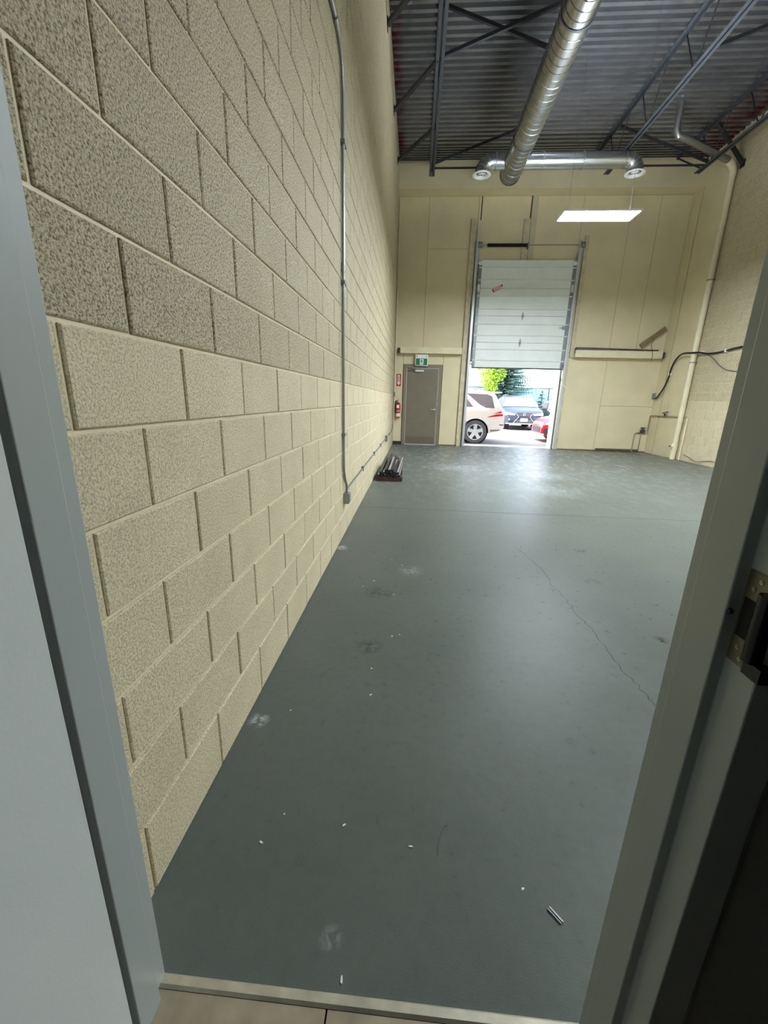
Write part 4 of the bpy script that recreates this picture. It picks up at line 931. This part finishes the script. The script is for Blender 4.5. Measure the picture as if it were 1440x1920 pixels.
local_box(s2, (2.36, -.42, .585), (2.395, .42, .66), 'bumper_bar', BLUEGREY, .015)
local_box(s2, (2.39, -.17, .44), (2.405, .17, .58), 'licence_plate', SIGNWHITE, .004)
mb = MB(); mb.lathe([(.045, 0), (.05, .01), (.06, .012), (.065, 0)], (2.38, 0, .765), (1, 0, 0), 20); mb.bar((2.388, -.03, .775), (2.388, .02, .745), .01, .012, (1, 0, 0)); mb.build('round_badge', CHR, s2, local=True)
local_box(s2, (2.30, -.85, .30), (2.385, .85, .35), 'lower_lip', CHR, .01)
for sd in (1, -1): MB().tube([(-1.5, sd*.63, 1.63), (-1.2, sd*.64, 1.69), (-.1, sd*.64, 1.71), (.1, sd*.63, 1.67)], .018, 6).build('roof_rail', CHR, s2, local=True, smooth=True)

# --- red car, front corner showing at the right
REDPAINT = mat('red_car_paint', (176, 22, 40), .25, spec=.6)
c3 = Car(4.3, 1.78, [(-2.15, .8), (-2.0, .98), (-1.5, 1.30), (-.6, 1.44), (.1, 1.40), (.9, .98), (1.1, .94), (1.8, .82), (2.08, .68), (2.15, .5)],
         [(-2.15, .36), (-1.9, .24), (1.85, .2), (2.1, .22), (2.15, .28)], [-1.3, 1.32], .32, .92, .76, .3)
s3 = empty('red_car', (7.22, 14.72, -.02), 'red car with its front corner showing beside the right door jamb', 'car', rz=math.pi)
c3.build(s3, REDPAINT)
c3.topstrip(s3, .12, .88, .9, .93, 'windshield', GLASS)
for sd in (1, -1):
    c3.side(s3, [(-.3, 1.34), (.08, 1.32), (.68, .98), (-.3, .98)], sd, 'front_door_window', GLASS)
    c3.side(s3, [(-1.2, 1.26), (-.38, 1.34), (-.38, .98), (-1.35, .98)], sd, 'rear_door_window', GLASS)
    c3.side(s3, [(2.10, .60), (2.02, .69), (1.55, .76), (1.62, .66)], sd, 'headlamp', LAMPW, .012, 3)
    c3.side(s3, [(2.11, .28), (2.09, .46), (1.92, .52), (1.90, .30)], sd, 'air_intake', TRIMB, .012, 3)
local_box(s3, (2.08, -.75, .24), (2.17, .75, .30), 'front_splitter', SIGNWHITE, .015)
mb = MB(); mb.prism([(2.13, -.5, .52), (2.13, .5, .52), (2.13, .42, .34), (2.13, -.42, .34)], (.03, 0, 0)); mb.build('grille', TRIMB, s3, local=True)

# --- dark car behind
DARKPAINT = mat('dark_car_paint', (58, 68, 74), .25, spec=.6)
c4 = Car(4.5, 1.82, [(-2.25, .8), (-2.1, 1.0), (-1.5, 1.36), (-.6, 1.46), (.1, 1.42), (.9, 1.0), (1.1, .96), (1.9, .84), (2.2, .66), (2.25, .5)],
         [(-2.25, .36), (-2.0, .24), (1.95, .2), (2.2, .24), (2.25, .3)], [-1.35, 1.4], .33, .95, .76, .3)
s4 = empty('dark_car', (8.65, 23.0, -.02), 'dark car parked behind the red car', 'car', rz=R(-96))
c4.build(s4, DARKPAINT)
c4.topstrip(s4, .12, .88, .9, .93, 'windshield', GLASS)
for sd in (1, -1):
    c4.side(s4, [(-.3, 1.36), (.08, 1.34), (.68, 1.01), (-.3, 1.01)], sd, 'front_door_window', GLASS)
    c4.side(s4, [(-1.2, 1.28), (-.38, 1.36), (-.38, 1.01), (-1.35, 1.01)], sd, 'rear_door_window', GLASS)
    c4.side(s4, [(2.18, .62), (2.10, .71), (1.65, .78), (1.7, .68)], sd, 'headlamp', LAMPW, .012, 3)
    mb = MB(); mb.box((.6, sd*.92, .98), (.72, sd*1.08, 1.1)); mb.build('wing_mirror', DARKPAINT, s4, local=True, bevel=.03)

# --- fence with green screen
fz = 2.27; fy = 30.0
fe2 = empty('screened_fence', (8, fy, -.02), 'chain fence covered with green privacy screen behind the cars', 'fence')
SCREENS = [mat('green_screen', (66, 128, 122), .8, vary=(1.5, .15)), mat('teal_screen', (58, 118, 124), .8, vary=(1.5, .15)), mat('pale_screen', (136, 160, 172), .8, vary=(2.5, .2))]
x = -2.0; k = 0
while x < 16:
    MB().cyl((x, fy, -.02), (x, fy, fz+.06), .04, 8).build('fence_post', DARKSTEEL, fe2)
    mm = SCREENS[0 if x < 3 else 1 if x < 7 else 2]
    mb = MB(); seg = 8
    for i in range(seg+1):
        xx = x+.05+2.9*i/seg; yy = fy+.03*math.sin(i*1.7+x)
        mb.v += [(xx, yy, .02), (xx, yy, fz)]
    for i in range(seg): mb.f.append((2*i, 2*i+2, 2*i+3, 2*i+1))
    mb.build('screen_panel', mm, fe2, smooth=True)
    x += 3.0
MB().cyl((-2, fy, fz+.03), (16, fy, fz+.03), .025, 8).build('top_rail', DARKSTEEL, fe2)

# --- trees
def leaf_cloud(name, centres, n, size, m_, parent, flat_=1.0, rnd=None):
    rnd = rnd or random; mb = MB()
    for _ in range(n):
        c, r3 = rnd.choice(centres)
        while True:
            v = Vector((rnd.uniform(-1, 1), rnd.uniform(-1, 1), rnd.uniform(-1, 1)))
            if .35 < v.length < 1: break
        p_ = Vector(c)+Vector((v.x*r3[0], v.y*r3[1], v.z*r3[2])); s = size*rnd.uniform(.6, 1.3)
        e = Euler((rnd.uniform(-1, 1)*flat_, rnd.uniform(-1, 1)*flat_, rnd.uniform(0, 6.3))).to_matrix()
        q = [e @ Vector(w) for w in ((-s, 0, 0), (0, -s*.5, .1*s), (s, 0, 0), (0, s*.5, .1*s))]
        mb.add([p_+w for w in q], [(0, 1, 2, 3)])
    o = mb.build(name, m_, parent); tag(o, kind='stuff'); return o
YG = mat('bright_leaf', (150, 184, 52), .6, vary=(3, .15)); SPR = mat('spruce_needle', (116, 152, 144), .8, vary=(3, .25)); TRUNK = mat('bark', (84, 70, 58), .9)
rd = random.Random(3)
t = empty('leafy_tree', (5.6, 27.0, -.02), 'bright yellow-green leafy tree above the white SUV roof', 'tree')
MB().tube([(5.5, 27, -.02), (5.52, 27, 1.5), (5.45, 27, 3.0), (5.5, 27, 5.2)], .1, 8, radii=[.13, .11, .09, .04]).build('trunk', TRUNK, t, smooth=True)
for (dx, z) in ((-.5, 2.6), (.6, 2.8), (.4, 3.8), (-.6, 4.2)):
    MB().tube([(5.47, 27, z-.3), (5.5+dx*.6, 27.1, z), (5.5+dx, 27.1, z+.5)], .03, 6, radii=[.05, .03, .015]).build('branch', TRUNK, t)
leaf_cloud('foliage', [((5.3, 27, 2.7), (.62, .8, .55)), ((5.75, 27, 3.2), (.6, .8, .7)), ((5.1, 27, 3.5), (.65, .8, .7)), ((5.6, 27, 4.2), (.9, .9, .9)), ((5.45, 27, 2.2), (.4, .6, .3)), ((5.4, 27, 5.0), (.8, .8, .7))], 3600, .085, YG, t, 1.4, rd)
def spruce(x, y, h, r, label, n_lay, grp='conifers by the fence'):
    t = empty('spruce_tree', (x, y, -.02), label, 'tree', grp)
    MB().tube([(x, y, -.02), (x, y, h)], .1, 8, radii=[.05+h*.015, .01]).build('trunk', TRUNK, t, smooth=True)
    for i in range(n_lay):
        f = i/(n_lay-1); z = h*(.1+.86*f); rr = r*(1-f)**.85+.06; nb = max(6, int(13*(1-f)+6)); mb = MB()
        for k in range(nb):
            a = 2*math.pi*(k+rd.random()*.6)/nb; L = rr*rd.uniform(.8, 1.12); d = Vector((math.cos(a), math.sin(a), 0)); sd = Vector((-d.y, d.x, 0))
            z0 = z+rd.uniform(-.06, .06)
            for q in range(9):
                tq = .15+.85*q/8; c = Vector((x, y, z0))+d*L*tq+Vector((0, 0, -.16*L*tq+.10*L*tq*tq)); ww = .16*L*(1.15-tq)+.03
                for sgn in (1, -1):
                    tip = c+sd*sgn*ww+d*ww*.6+Vector((0, 0, -.35*ww+rd.uniform(-.02, .02)))
                    mb.add([c-d*.05*L, c+d*.05*L, tip+d*.03, tip-d*.03], [(0, 1, 2, 3)])
                    mb.add([c-d*.04*L, c+d*.04*L, tip+Vector((0, 0, -.06*L)), c+Vector((0, 0, -.05))], [(0, 1, 2, 3)])
        o = mb.build('branch_whorl', SPR, t); tag(o, kind='stuff')
spruce(6.6, 28.2, 9.0, 1.75, 'tall blue-green spruce spreading beside the yellow-green tree', 40)
spruce(9.15, 28.6, 2.15, .75, 'small young conifer in front of the pale fence screen', 10)
SHR = mat('shrub_leaf', (52, 122, 100), .7, vary=(4, .2))
for k, (x, y, w, h, lb) in enumerate(((7.9, 28.4, .9, .75, 'low green shrub behind the grey SUV bonnet'), (8.7, 27.6, .9, .62, 'green shrub at the foot of the young conifer'), (9.7, 27.8, .8, .85, 'green shrub above the dark car roof'), (7.0, 28.0, .9, .95, 'dark green shrub over the grey SUV roof'))):
    t = empty('shrub', (x, y, -.02), lb, 'shrub', 'shrubs by the fence')
    MB().tube([(x, y, -.02), (x+.05, y, h*.9)], .03, 6).build('stem', TRUNK, t)
    leaf_cloud('foliage', [((x, y, h), (w, .6, h*.9)), ((x+.3, y, h*.8), (w*.7, .5, h*.7))], 700, .08, SHR, t, 1.4, rd)
